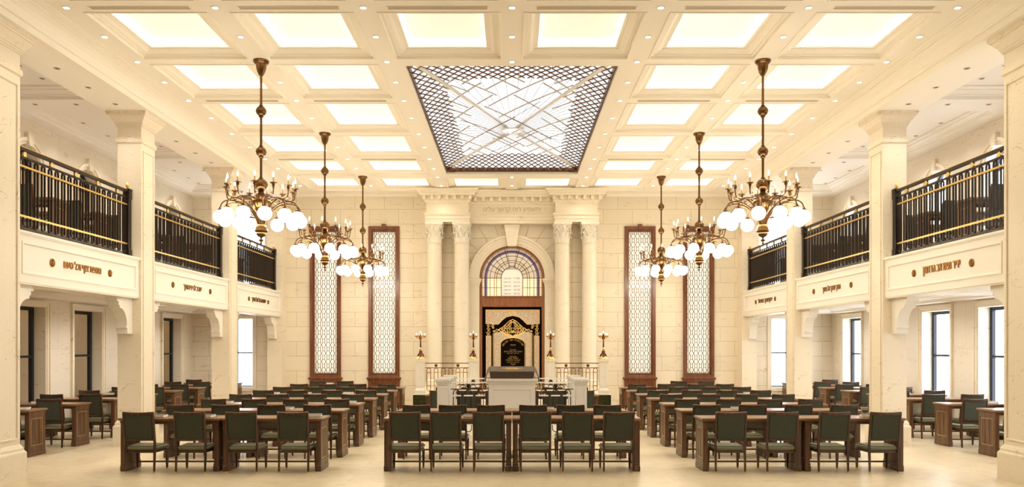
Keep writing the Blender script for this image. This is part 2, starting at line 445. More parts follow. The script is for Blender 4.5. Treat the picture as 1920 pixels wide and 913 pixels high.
# ------------------------------------------------------------------ dimensions
YB = 23.4           # ark wall
Y0 = -2.0           # wall behind the viewer
ZC = 6.5            # hall ceiling
XO = 9.75           # outer walls
PIL = [10.47, 14.52, 18.98]
BAYS = [(10.47, 14.52), (14.52, 18.98), (18.98, 23.17)]
WIN_Y = [4.42, 6.63, 8.84, 11.04, 13.25, 15.45, 17.66, 19.86, 22.02]

# floor
tag(MB().box(-12.4, XO + 0.4, Y0 - 0.3, YB + 0.4, -0.2, 0).build('floor', M['floor']), kind='structure')

# ---- ceiling of the hall with its coffers
def coffer_rows():
    rows = [(6.62, 8.29), (8.62, 10.30), (10.70, 12.39), (12.67, 14.35), (14.68, 16.62), (16.95, 18.88), (19.21, 20.85), (21.19, 22.83)]
    return rows
CX = [-5.10, -3.06, -1.02, 1.02, 3.06, 5.10]
SKY = (-1.77, 1.77, 12.73, 20.70)
ceil = MB(); hs = [SKY]; coffers = []
for ri, (a, b) in enumerate(coffer_rows()):
    for ci, cx in enumerate(CX):
        if ci in (2, 3) and 3 <= ri <= 6: continue
        hs.append((cx - 0.835, cx + 0.835, a, b)); coffers.append((ri, ci, cx, a, b))
ceil.holes(-6.3, 6.3, Y0, YB, ZC, hs, 'xy')
for ri, ci, cx, a, b in coffers:
    prof = [(0, 0), (0, 0.035), (0.05, 0.035), (0.05, 0.05), (0.10, 0.055), (0.14, 0.08), (0.17, 0.085), (0.17, 0.095), (0.22, 0.095), (0.22, 0.11), (0.10, 0.115), (0.10, 0.21)]
    ceil.rings([(cx - 0.835 + d, cx + 0.835 - d, a + d, b - d, ZC + h) for d, h in prof], close_end=True)
    # raised bead round each coffer
    o = 0.03
    ceil.rings([(cx - 0.835 - o, cx + 0.835 + o, a - o, b + o, ZC), (cx - 0.835 - o + 0.004, cx + 0.835 + o - 0.004, a - o + 0.004, b + o - 0.004, ZC - 0.012),
                (cx - 0.835, cx + 0.835, a, b, ZC - 0.012), (cx - 0.835, cx + 0.835, a, b, ZC)], close_end=False)
# cornice and cove along both long sides: profile (|x|, z)
cprof = [(6.66, 6.19), (6.66, 6.285), (6.625, 6.285), (6.62, 6.33), (6.59, 6.39), (6.54, 6.435), (6.47, 6.462), (6.43, 6.468), (6.43, 6.482), (6.36, 6.484), (6.36, 6.49), (6.30, 6.49), (6.30, 6.5)]
for s in (-1, 1):
    for (x0, z0), (x1, z1) in zip(cprof[:-1], cprof[1:]):
        ceil.quad((s * x0, Y0, z0), (s * x1, Y0, z1), (s * x1, YB, z1), (s * x0, YB, z0))
    # beam over the pillars
    ceil.quad((s * 6.66, Y0, 6.19), (s * 7.5, Y0, 6.19), (s * 7.5, YB, 6.19), (s * 6.66, YB, 6.19))
    ceil.quad((s * 7.5, Y0, 6.19), (s * 7.5, Y0, 6.41), (s * 7.5, YB, 6.41), (s * 7.5, YB, 6.19))
# end cornice on the ark wall
for (d0, z0), (d1, z1) in zip([(0, 6.42), (0.02, 6.42), (0.02, 6.44), (0.04, 6.45), (0.08, 6.47), (0.10, 6.475), (0.12, 6.475), (0.12, 6.5)][:-1], [(0, 6.42), (0.02, 6.42), (0.02, 6.44), (0.04, 6.45), (0.08, 6.47), (0.10, 6.475), (0.12, 6.475), (0.12, 6.5)][1:]):
    for q in (-1, 1): ceil.quad((q * 2.86, YB - d0, z0), (q * 6.66, YB - d0, z0), (q * 6.66, YB - d1, z1), (q * 2.86, YB - d1, z1))
# skylight curb
ceil.rings([(*SKY, ZC), (*SKY, ZC + 0.16)], close_end=False)
tag(ceil.build('ceiling', M['plaster']), kind='structure')

# ---- gallery and aisle ceilings with moulded trays
def tray_ceiling(s, z, zt, xin, name, xs0):
    mb = MB()
    edges = [Y0, 2.2, 6.3, 10.47, 14.52, 18.98, YB]
    hs = []
    for k in range(len(edges) - 1):
        a = edges[k] + (0.35 if k else 0.3); b = edges[k + 1] - (0.35 if k < len(edges) - 2 else 0.72)
        x0, x1 = sorted((s * xin, s * 9.44)); hs.append((x0, x1, a, b))
    u0, u1 = sorted((s * xs0, s * (XO + 0.02)))
    mb.holes(u0, u1, Y0, YB, z, hs, 'xy')
    d = zt - z
    for (x0, x1, a, b) in hs:
        prof = [(0, 0), (0, 0.32 * d), (0.05, 0.36 * d), (0.05, 0.45 * d), (0.11, 0.6 * d), (0.16, 0.64 * d), (0.16, 0.75 * d), (0.24, 0.82 * d), (0.24, d)]
        mb.rings([(x0 + q, x1 - q, a + q, b - q, z + h) for q, h in prof])
    tag(mb.build(name, M['plaster_cool']), kind='structure')
for s in (-1, 1):
    tray_ceiling(s, 6.41, 6.60, 7.75, 'ceiling', 7.5)
    tray_ceiling(s, 2.84, 2.97, 7.7, 'ceiling', 7.345)
    # gallery floor and seating tier
    fl = MB(); fl.box(s * 7.345, s * XO, Y0, YB, 2.99, 3.40); fl.box(s * 7.6, s * XO, 10.6, 22.6, 3.40, 3.60)
    tag(fl.build('floor', M['plaster_cool']), kind='structure')

# ---- walls
def arch_pts(cx, cz, r, a0=0.0, a1=PI, n=24):
    return [(cx + r * math.cos(a0 + (a1 - a0) * k / n), cz + r * math.sin(a0 + (a1 - a0) * k / n)) for k in range(n + 1)]
def spandrels(mb, cx, cz, r, plane, w, depth, n=24):
    """fills the corners between a semicircle and its bounding rectangle"""
    for sgn in (-1, 1):
        pts = [(cx + sgn * r * math.cos(PI / 2 * k / n), cz + r * math.sin(PI / 2 * k / n)) for k in range(n + 1)]
        poly = pts + [(cx + sgn * r, cz + r)]
        mb.prism(poly, 'y' if plane == 'xz' else 'x', w, w + depth)

LWIN = (-5.675, -3.895, 3.895, 5.675)
wb = MB()
holes = [(c - 0.34, c + 0.34, 1.03, 5.36) for c in LWIN]
for s in (-1, 1):
    a, b = sorted((s * 7.90, s * 8.43)); holes.append((a, b, 0.62, 2.70))
    a, b = sorted((s * 7.53, s * 8.63)); holes.append((a, b, 3.75, 5.85))
holes.append((-0.99, 0.99, 0.0, 4.93))
wb.holes(-XO - 0.3, XO + 0.3, 0, 6.9, YB, holes, 'xz', 0.32)
for s in (-1, 1): spandrels(wb, s * 8.08, 5.30, 0.55, 'xz', YB, 0.32)
spandrels(wb, 0, 3.94, 0.99, 'xz', YB, 0.32)
tag(wb.build('wall_back', M['wall']), kind='structure')
# recess behind the ark
nb = MB(); nb.box(-1.3, 1.3, YB + 0.5, YB + 0.55, 0, 5.2); nb.box(-1.3, -1.25, YB + 0.3, YB + 0.5, 0, 5.2); nb.box(1.25, 1.3, YB + 0.3, YB + 0.5, 0, 5.2); nb.box(-1.3, 1.3, YB + 0.3, YB + 0.55, 5.2, 5.25)
tag(nb.build('wall_niche', M['stone']), kind='structure')
wf = MB(); wf.box(-12.4, XO + 0.3, Y0 - 0.3, Y0, 0, 6.7)
tag(wf.build('wall_front', M['wall']), kind='structure')

for s, nm in ((-1, 'wall_left'), (1, 'wall_right')):
    mb = MB(); hs = []
    for y in WIN_Y:
        hs.append((y - 0.575, y + 0.575, 0.62, 2.67)); hs.append((y - 0.42, y + 0.42, 3.9, 5.90))
    mb.holes(Y0, YB, 0, 6.9, s * XO, hs, 'yz', s * 0.34)
    for y in WIN_Y: spandrels(mb, y, 5.48, 0.42, 'yz', s * XO, s * 0.34)
    tag(mb.build(nm, M['wall_side']), kind='structure')
# corridor outside the dim side
co = MB(); co.box(-12.3, -12.2, Y0, YB + 0.3, 0, 6.65); co.box(-12.3, -XO - 0.34, YB + 0.2, YB + 0.3, 0, 6.65); co.box(-12.3, -XO - 0.3, Y0, YB + 0.3, 6.65, 6.7)
tag(co.build('wall_corridor', M['stone']), kind='structure')
cl = MB(); cl.box(-11.6, -11.0, 9, 23, 6.60, 6.65)  # unseen glowing panel, added to brighten the corridor behind the glass
tag(cl.build('trim_1', M['corr_fill']), kind='structure')
# ---- windows of the outer walls
wn = 0
def window(s, y, upper):
    global wn
    wn += 1
    root = empty('window_%d' % wn, (s * XO, y, 0)); tag(root, kind='structure')
    if not upper:
        fr = MB(); xi, xo = s * 0.22, s * 0.30
        a, z0, z1 = 0.575, 0.62, 2.67
        fr.cbox(*sorted((xi, xo)), -a, -a + 0.075, z0, z1); fr.cbox(*sorted((xi, xo)), a - 0.075, a, z0, z1)
        fr.cbox(*sorted((xi, xo)), -a + 0.075, a - 0.075, z0, z0 + 0.07); fr.cbox(*sorted((xi, xo)), -a + 0.075, a - 0.075, z1 - 0.07, z1)
        fr.cbox(*sorted((xi + s * 0.01, xo)), -a + 0.075, a - 0.075, 1.62, 1.67)
        fr.build('frame', M['winframe'], root)
        p = MB().box(s * 0.255, s * 0.262, -a + 0.07, a - 0.07, z0 + 0.06, z1 - 0.06); p.build('pane', M['glass'], root)
        # stone architrave
        ar = MB(); w = -s
        def band(i0, i1, t):
            for (ya, yb, za, zb) in ((-a - i1, -a - i0, z0 - i1, z1 + i1), (a + i0, a + i1, z0 - i1, z1 + i1), (-a - i0, a + i0, z1 + i0, z1 + i1), (-a - i0, a + i0, z0 - i1, z0 - i0)):
                ar.box(*sorted((0, w * t)), ya, yb, za, zb)
        band(0.0, 0.035, 0.02); band(0.035, 0.10, 0.035); band(0.10, 0.13, 0.055)
        ar.build('architrave', M['stone'], root)
    else:
        fr = MB(); a, z0, zs = 0.42, 3.9, 5.48
        xi, xo = sorted((s * 0.22, s * 0.28))
        fr.box(xi, xo, -a, -a + 0.05, z0, zs); fr.box(xi, xo, a - 0.05, a, z0, zs); fr.box(xi, xo, -a, a, z0, z0 + 0.05); fr.box(xi, xo, -0.02, 0.02, z0, zs); fr.box(xi, xo, -a, a, zs - 0.02, zs + 0.02)
        pts = arch_pts(0, zs, a - 0.001); ptsi = arch_pts(0, zs, a - 0.05)
        for k in range(len(pts) - 1): fr.prism([pts[k], pts[k + 1], ptsi[k + 1], ptsi[k]], 'x', xi, xo)
        fr.build('frame', M['winframe'], root)
        p = MB().prism(arch_pts(0, zs, a - 0.02) + [(-a + 0.02, z0), (a - 0.02, z0)], 'x', s * 0.25, s * 0.256); p.build('pane', M['glass'], root)
        hd = MB(); w = -s
        for r0, r1, t in ((0.44, 0.50, 0.03), (0.50, 0.57, 0.055)):
            po = arch_pts(0, zs, r1, n=28); pi_ = arch_pts(0, zs, r0, n=28)
            for k in range(len(po) - 1): hd.prism([po[k], po[k + 1], pi_[k + 1], pi_[k]], 'x', *sorted((0, w * t)))
            for q in (-1, 1): hd.box(*sorted((0, w * t)), *sorted((q * r0, q * r1)), z0, zs)
        hd.prism([(-0.07, 5.88), (0.07, 5.88), (0.095, 6.14), (-0.095, 6.14)], 'x', *sorted((0, w * 0.09)))
        hd.build('hood_moulding', M['stone'], root)
for s in (-1, 1):
    for y in WIN_Y[3:]:
        window(s, y, False); window(s, y, True)
# the bright windows at the ends of the aisles and galleries
for s in (-1, 1):
    wn += 1
    root = empty('window_%d' % wn, (s * 8.165, YB, 0)); tag(root, kind='structure')
    fr = MB(); a = 0.265
    fr.box(-a, -a + 0.012, 0.2, 0.27, 0.62, 2.70); fr.box(a - 0.012, a, 0.2, 0.27, 0.62, 2.70); fr.box(-a, a, 0.2, 0.27, 0.62, 0.655); fr.box(-a, a, 0.2, 0.27, 2.69, 2.70); fr.box(-a, a, 0.2, 0.27, 1.645, 1.685)
    fr.build('frame', M['winframe'], root)
    MB().box(-a, a, 0.23, 0.236, 0.62, 2.70).build('pane', M['glass'], root)
    ar = MB()
    for (xa, xb, za, zb) in ((-a - 0.12, -a, 0.5, 2.8), (a, a + 0.12, 0.5, 2.8), (-a, a, 2.70, 2.8), (-a, a, 0.5, 0.62)): ar.box(xa, xb, -0.03, 0, za, zb)
    ar.build('architrave', M['stone'], root)
    wn += 1
    root = empty('window_%d' % wn, (s * 8.08, YB, 0)); tag(root, kind='structure')
    fr = MB(); a = 0.55
    fr.box(-a, -a + 0.04, 0.2, 0.27, 3.75, 5.3); fr.box(a - 0.04, a, 0.2, 0.27, 3.75, 5.3); fr.box(-a, a, 0.2, 0.27, 3.75, 3.8)
    fr.arc([(a, 0.2), (a, 0.27), (a - 0.04, 0.27), (a - 0.04, 0.2)], 0, 5.3, 0, PI)
    fr.build('frame', M['winframe'], root)
    MB().prism(arch_pts(0, 5.3, a - 0.01) + [(-a + 0.01, 3.76), (a - 0.01, 3.76)], 'y', 0.23, 0.236).build('pane', M['glass'], root)
    ar = MB(); ar.arc([(a, 0), (a, -0.04), (a + 0.12, -0.04), (a + 0.12, 0)], 0, 5.3, 0, PI)
    for q in (-1, 1): ar.box(q * a, q * (a + 0.12), -0.04, 0, 3.6, 5.3)
    ar.build('architrave', M['stone'], root)

# ------------------------------------------------------------------ pillars
def make_pillar():
    root = empty('stone_pillar')
    hx, hy = 0.22, 0.27
    b = MB()
    def rect(o, z): return (-hx - o, hx + o, -hy - o, hy + o, z)
    b.rings([rect(0.06, 0), rect(0.06, 0.36), rect(0.055, 0.38), rect(0.035, 0.40), rect(0.035, 0.43), rect(0.015, 0.47), rect(0, 0.49)], close_end=True)
    b.build('base', M['stone'], root)
    sh = MB()
    sh.rings([rect(0, 0.49), rect(0, 5.66)], close_end=True)
    sh.build('shaft', M['stone'], root)
    # raised panel frames on the two faces along the hall axis
    pm = MB()
    for s in (-1, 1):
        x = s * hx
        def r2(o, d): return (-hy + 0.06 + o, hy - 0.06 - o, 0.56 + o, 5.50 - o, x + s * d)
        pm.rings([r2(0, 0), r2(0, 0.018), r2(0.015, 0.018), r2(0.022, 0.008), r2(0.022, 0)], close_end=False, plane='yz')
    pm.build('panel_moulding', M['stone'], root)
    nk = MB(); nk.rings([rect(0, 5.62), rect(0.025, 5.64), rect(0.025, 5.70), rect(0.0, 5.74)], close_end=False)
    nk.rings([rect(0, 5.66), rect(0, 5.96)], close_end=False)
    nk.build('necking', M['stone'], root)
    c = MB(); c.rings([rect(0, 5.93), rect(0.015, 5.93), rect(0.015, 5.955), rect(0.03, 5.96), rect(0.03, 5.985), rect(0.045, 5.99), rect(0.045, 6.01), rect(0.06, 6.03), rect(0.085, 6.06), rect(0.11, 6.10),
                       rect(0.115, 6.11), rect(0.135, 6.115), rect(0.135, 6.145), rect(0.15, 6.15), rect(0.15, 6.189)], close_end=True)
    c.build('capital', M['stone'], root)
    return root
pil = make_pillar(); first = True
for s in (-1, 1):
    for i, y in enumerate(PIL):
        lab = '%s square cream limestone pillar along the %s aisle, with moulded capital' % (('frontmost', 'middle', 'rear')[i], SIDE[s])
        if first: o = pil; o.location = (s * 7.10, y, 0); o['label'] = lab; o['category'] = 'pillar'; o['group'] = 'square pillars of the hall'; o['kind'] = 'thing'; first = False
        else: o = dup(pil, loc=(s * 7.10, y, 0), label=lab)
# engaged pilasters on the ark wall
for s in (-1, 1):
    mb = MB(); mb.box(s * 6.88, s * 7.32, 22.97, YB, 0, 6.19); mb.box(s * 6.84, s * 7.36, 22.93, YB, 0, 0.4)
    tag(mb.build('trim_%d' % (2 + (s > 0)), M['stone']), kind='structure')

# ------------------------------------------------------------------ gallery fronts
def bracket_mb():
    """stepped scroll bracket, local: back at y=0 against the pillar, projecting to -y, top at z=0"""
    p = [(0, 0), (-0.56, 0), (-0.56, -0.075), (-0.50, -0.075), (-0.50, -0.14), (-0.46, -0.14), (-0.46, -0.19)]
    for k in range(9):
        a = PI / 2 * k / 8
        p.append((-0.44 + 0.24 * math.sin(a), -0.19 - 0.31 * (1 - math.cos(a))))
    p += [(-0.225, -0.50), (-0.225, -0.545), (-0.18, -0.545), (-0.18, -0.65), (0, -0.65)]
    m = MB(); m.prism(p, 'x', -0.105, 0.105)
    return m
TXT = {-1: ['מנופת צוף וכל טעם', 'יערב לו ידידותיך', 'ישתחוה אל מול הדרך'], 1: ['ידיד נפש אב הרחמן', 'משוך עבדך אל רצונך', 'ירוץ עבדך כמו איל']}
TW = [1.07, 0.93, 1.15]
def rosette_mb():
    m = MB(); m.lathe([(0.062, 0), (0.062, 0.012), (0.052, 0.018), (0.045, 0.012), (0.001, 0.012)], n=20)
    for k in range(6):
        a = k * PI / 3
        m.tube([(0.012 * math.cos(a), 0.012 * math.sin(a), 0.014), (0.045 * math.cos(a), 0.045 * math.sin(a), 0.016)], 0.008, 6)
    m.sphere((0, 0, 0.014), 0.012, 8, 6)
    return m
ros_me = rosette_mb().mesh('rosette', M['goldtext'])
br_me = bracket_mb().mesh('bracket', M['paint'])
for s in (-1, 1):
    for bi, (ya, yb) in enumerate(BAYS):
        y0 = ya + 0.272; y1 = yb - (0.272 if bi < 2 else 0.20)
        L = y1 - y0; yc = (y0 + y1) / 2
        root = empty('balcony_front', (s * 6.92, yc, 2.76))
        tag(root, '%s cream balcony front above the %s aisle, with gold inscription' % (('frontmost', 'middle', 'rear')[bi], SIDE[s]), 'balcony front', 'balcony fronts', 'thing')
        b = MB(); h = L / 2; f = s  # face at local x=0, body towards f*
        x1 = f * 0.085
        b.box(*sorted((f * 0.012, x1)), -h, h, 0, 0.70)
        def rr(i, t, d): return (-h + i, h - i, i if False else i, 0.70 - t, d)
        b.rings([(-h, h, 0, 0.70, f * 0.012), (-h, h, 0, 0.70, 0), (-h + 0.10, h - 0.10, 0.125, 0.585, 0), (-h + 0.10, h - 0.10, 0.125, 0.585, f * 0.012)], close_end=False, plane='yz')
        b.rings([(-h + 0.10, h - 0.10, 0.125, 0.585, 0), (-h + 0.10, h - 0.10, 0.125, 0.585, -f * 0.012), (-h + 0.125, h - 0.125, 0.15, 0.56, -f * 0.012), (-h + 0.14, h - 0.14, 0.165, 0.545, f * 0.004), (-h + 0.14, h - 0.14, 0.165, 0.545, f * 0.012)], close_end=False, plane='yz')
        b.build('panel', M['paint'], root)
        l = MB(); l.box(*sorted((-f * 0.03, f * 0.42)), -h, h, 0.70, 0.735); l.box(*sorted((-f * 0.015, f * 0.1)), -h, h, 0.68, 0.70); l.box(*sorted((f * 0.10, f * 0.28)), -h, h, 0.735, 0.765)
        l.build('ledge', M['paint'], root)
        sf = MB(); sf.box(*sorted((f * 0.012, f * 0.42)), -h, h, -0.02, 0.0); sf.box(*sorted((f * 0.086, f * 0.42)), -h, h, 0, 0.2)
        sf.build('soffit_edge', M['paint'], root)
        me = text_mesh('inscription', TXT[s][bi], M['goldtext'], height=0.165, width=TW[bi], bold=0.018)
        place_mesh('inscription', me, root, (f * 0.004, -0.09, 0.355), (PI / 2, 0, -f * PI / 2))
        for q in (-1, 1):
            place_mesh('rosette', ros_me, root, (f * 0.012, -0.09 + q * (0.83 if bi < 1 else 0.97 if bi == 1 else 0.80), 0.355), (PI / 2, 0, -f * PI / 2))
        for q in (-1, 1):
            o = place_mesh('bracket', br_me, root, (f * 0.225, q * (h - 0.002), -0.021), (0, 0, 0 if q > 0 else PI))
    # plain continuation of the balcony towards the viewer
    mb = MB(); mb.box(s * 6.92, s * 7.2, Y0, 10.19, 2.76, 3.52)
    tag(mb.build('trim_%d' % (4 + (s > 0)), M['paint']), kind='structure')

# ------------------------------------------------------------------ gallery railings
def ring_mb():
    m = MB(); z0, z1 = 0.06, 1.06; d = 0.014
    def path(w):
        c = 0.042
        return [(w * math.cos(PI * k / 10), z1 - c + w * math.sin(PI * k / 10)) for k in range(11)] + [(w * math.cos(PI + PI * k / 10), z0 + c + w * math.sin(PI + PI * k / 10)) for k in range(11)]
    o, i = path(0.042), path(0.030); n = len(o)
    vs = []
    for k in range(n):
        vs += [(-d, *o[k]), (d, *o[k]), (d, *i[k]), (-d, *i[k])]
    m.add(vs, [(k * 4 + e, k * 4 + (e + 1) % 4, ((k + 1) % n) * 4 + (e + 1) % 4, ((k + 1) % n) * 4 + e) for k in range(n) for e in range(4)])
    return m
ring_me = ring_mb().mesh('baluster', M['iron'])
def disc_mb():
    m = MB(); m.lathe([(0.042, -0.014), (0.042, 0.014), (0.03, 0.02), (0.001, 0.014)], n=14); m.xf(Matrix.Rotation(PI / 2, 4, 'Y')); return m
disc_me = disc_mb().mesh('rosette', M['gold'])
for s in (-1, 1):
    for bi, (ya, yb) in enumerate(BAYS):
        y0 = ya + 0.285; y1 = yb - (0.285 if bi < 2 else 0.215); L = y1 - y0; yc = (y0 + y1) / 2; h = L / 2
        root = empty('gallery_railing', (s * 7.10, yc, 3.525))
        tag(root, '%s black iron railing with gold bands on the gallery above the %s aisle' % (('frontmost', 'middle', 'rear')[bi], SIDE[s]), 'railing', 'gallery railings')
        for q in (-1, 1):
            n = MB(); yn = q * (h - 0.055)
            n.cbox(-0.05, 0.05, yn - 0.05, yn + 0.05, 0, 1.20, 0.006); n.cbox(-0.06, 0.06, yn - 0.054, yn + 0.054, 0, 0.12, 0.005); n.cbox(-0.06, 0.06, yn - 0.055, yn + 0.055, 1.05, 1.20, 0.005); n.cbox(-0.068, 0.068, yn - 0.055, yn + 0.055, 1.20, 1.235, 0.005)
            nn = n.build('newel', M['iron'], root)
            f = MB(); f.lathe([(0.012, 1.235), (0.03, 1.25), (0.014, 1.262), (0.03, 1.285), (0.034, 1.30), (0.022, 1.33), (0.001, 1.362)], (0, yn, 0), 12)
            f.build('finial', M['gold'], nn)
        hr = MB(); hr.cbox(-0.035, 0.035, -h + 0.1, h - 0.1, 1.210, 1.222, 0.003); hr.build('handrail', M['gold'], root)
        hr = MB(); hr.cbox(-0.030, 0.030, -h + 0.1, h - 0.1, 1.165, 1.210, 0.004); hr.cbox(-0.02, 0.02, -h + 0.1, h - 0.1, 1.06, 1.09, 0.004); hr.cbox(-0.02, 0.02, -h + 0.1, h - 0.1, 0.0, 0.03, 0.004); hr.cbox(-0.014, 0.014, -h + 0.1, h - 0.1, 0.045, 0.06, 0.003)
        nb_ = max(3, round((L - 0.2) / 0.62)); 
        hr.build('rails', M['iron'], root)
        for k in range(nb_):
            yy = -h + 0.1 + (k + 0.5) * (L - 0.2) / nb_
            bl = MB(); bl.box(-0.012, 0.012, yy - 0.022, yy + 0.022, 1.09, 1.165); blk = bl.build('spacer', M['iron'], root)
            place_mesh('rosette', disc_me, blk, (0, yy, 1.128), (0, 0, 0))
        nr = round((L - 0.2) / 0.169)
        bands = MB()
        for k in range(nr):
            yy = -h + 0.1 + (k + 0.5) * (L - 0.2) / nr
            place_mesh('baluster', ring_me, root, (0, yy, 0), (0, 0, 0))
        for z in (0.22, 0.94):
            g = MB(); g.cbox(-0.026, 0.026, -h + 0.1, h - 0.1, z - 0.015, z + 0.015, 0.003); g.build('gold_band', M['gold'], root)

# ------------------------------------------------------------------ ceiling lights
for ri, ci, cx, a, b in coffers:
    if ri < 2: nm = 'row behind the viewer'
    root = empty('coffer_light', (cx, (a + b) / 2, ZC + 0.2))
    row = ri - 2
    rl = '%s row' % (['frontmost', 'second', 'third', 'fourth', 'fifth', 'last'][row]) if row >= 0 else ('rear row %s' % 'ab'[ri])
    cl_ = ['first from the dim-window side', 'second from the dim-window side', 'third from the dim-window side', 'third from the daylit side', 'second from the daylit side', 'first from the daylit side'][ci]
    tag(root, 'glowing square coffer light in the %s, %s' % (rl, cl_), 'ceiling light', 'coffer lights')
    hx, hy = 0.735, (b - a) / 2 - 0.10
    MB().box(-hx + 0.002, hx - 0.002, -hy + 0.002, hy - 0.002, -0.004, 0.0).build('diffuser', M['panel'], root)
    st = MB(); i = 0.05
    for q in (-1, 1):
        st.box(-hx + 0.02, hx - 0.02, *sorted((q * (hy - 0.02), q * (hy - 0.05))), -0.075, -0.06); st.box(*sorted((q * (hx - 0.02), q * (hx - 0.05))), -hy + 0.06, hy - 0.06, -0.075, -0.06)
    st.build('cove_strip', M['strip'], root)

E_HALL = 26; E_GAL = 30; E_AISLE = 62
def make_downlight(on=True):
    lm = M['lens'] if on else M['lens_off']
    root = empty('downlight')
    MB().lathe([(0.055, 0.0), (0.055, -0.008), (0.043, -0.008), (0.040, -0.002), (0.040, 0.0)], n=20).build('trim_ring', M['trim_ring'], root)
    MB().lathe([(0.040, -0.003), (0.001, -0.004)], n=20, smooth=False).build('lens', lm, root)
    ld = bpy.data.lights.new('downlight_lamp', 'SPOT'); ld.energy = E_HALL if on else E_GAL; ld.spot_size = R(115); ld.spot_blend = 0.9; ld.shadow_soft_size = 0.04; ld.color = (1.0, 0.88, 0.70) if on else (1.0, 0.94, 0.87)
    lo = bpy.data.objects.new('lamp', ld); COL.objects.link(lo); lo.parent = root; lo.location = (0, 0, -0.02)
    return root
dl = make_downlight(); used = False; dl2 = make_downlight(False); used2 = False; dl3 = make_downlight(False); used3 = False
ld3 = [c for c in dl3.children if c.type == 'LIGHT'][0].data; ld3.energy = E_AISLE; ld3.spot_size = R(150)
DLY = [10.53, 11.52, 12.53, 13.5, 14.51, 15.61, 16.78, 17.9, 19.02, 20.05, 21.06, 22.17]
def put_dl(loc, lab, group, on=False):
    global used, used2, used3
    if group == 'aisle downlights':
        if not used3: dl3.location = loc; tag(dl3, lab, 'downlight', group); used3 = True
        else: dup(dl3, loc=loc, label=lab, group=group)
        return
    if not on:
        if not used2: dl2.location = loc; tag(dl2, lab, 'downlight', group); used2 = True
        else: dup(dl2, loc=loc, label=lab, group=group)
        return
    if not used: dl.location = loc; tag(dl, lab, 'downlight', group); used = True
    else: dup(dl, loc=loc, label=lab, group=group)
for i, y in enumerate(DLY):
    for j, x in enumerate([-6.11, -4.07, -2.04, 0, 2.04, 4.07, 6.11]):
        if x == 0 and 12.6 < y < 20.8: continue
        if abs(x) in (4.07,) and any(abs(y - c) < 0.3 for c in (12.53, 16.78, 21.06)): continue
        side = 'on the hall axis' if x == 0 else '%s from the %s side' % (ORD[(j if x < 0 else 6 - j)], SIDE[-1 if x < 0 else 1])
        put_dl((x, y, ZC - 0.0005), 'round ceiling downlight, %s row back, %s' % (ORD[i], side), 'hall ceiling downlights', True)
for s in (-1, 1):
    k = 0
    for y in (11.1, 11.97, 12.85, 13.73, 15.3, 16.22, 17.2, 18.1, 19.9, 20.8, 21.8):
        put_dl((s * 7.09, y, 6.1895), 'small recessed downlight under the %s gallery beam, %s from the front' % (SIDE[s], ORD[k]), 'gallery beam downlights'); k += 1
    k = 0
    for y in (11.2, 12.1, 12.96, 13.6, 15.2, 16.3, 17.3, 18.2, 19.8, 20.7, 21.6, 22.3):
        for x in (8.32, 9.1):
            put_dl((s * x, y, 6.5995), 'small recessed downlight in the %s gallery ceiling, %s back, %s row' % (SIDE[s], ORD[k], 'inner' if x < 9 else 'outer'), 'gallery ceiling downlights')
        k += 1
    k = 0
    for y in (14.45, 18.98):
        for x in (8.2, 8.97):
            put_dl((s * x, y, 6.4095), 'small downlight on the %s %s gallery crossbeam, %s one' % (('front', 'rear')[k], SIDE[s], 'inner' if x < 8.5 else 'outer'), 'gallery crossbeam downlights')
        k += 1
    k = 0
    for y in (11.3, 12.7, 14.1, 15.5, 17.0, 18.4, 20.0, 21.6):
        put_dl((s * 8.5, y, 2.9695 if not any(abs(y - c) < 0.36 for c in PIL) else 2.8395), 'small downlight in the %s aisle ceiling under the gallery, %s back' % (SIDE[s], ORD[k]), 'aisle downlights'); k += 1

# slot diffusers
def slot(cx, y, lab):
    root = empty('air_diffuser', (cx, y, ZC)); tag(root, lab, 'air diffuser', 'ceiling air diffusers')
    MB().box(-0.70, 0.70, -0.055, 0.055, -0.006, 0.0).build('frame', M['plaster'], root)
    for k in (-1, 0, 1): MB().box(-0.68, 0.68, k * 0.032 - 0.008, k * 0.032 + 0.008, -0.0075, -0.004).build('slot', M['slot'], root)
for ri, y in enumerate((10.53, 14.515, 19.045)):
    for ci, cx in enumerate(CX):
        if ri and ci in (2, 3): continue
        slot(cx, y, 'long slotted air diffuser on the %s ceiling beam, %s from the %s side' % (('frontmost', 'middle', 'rear')[ri], ORD[ci if ci < 3 else 5 - ci], SIDE[-1 if ci < 3 else 1]))

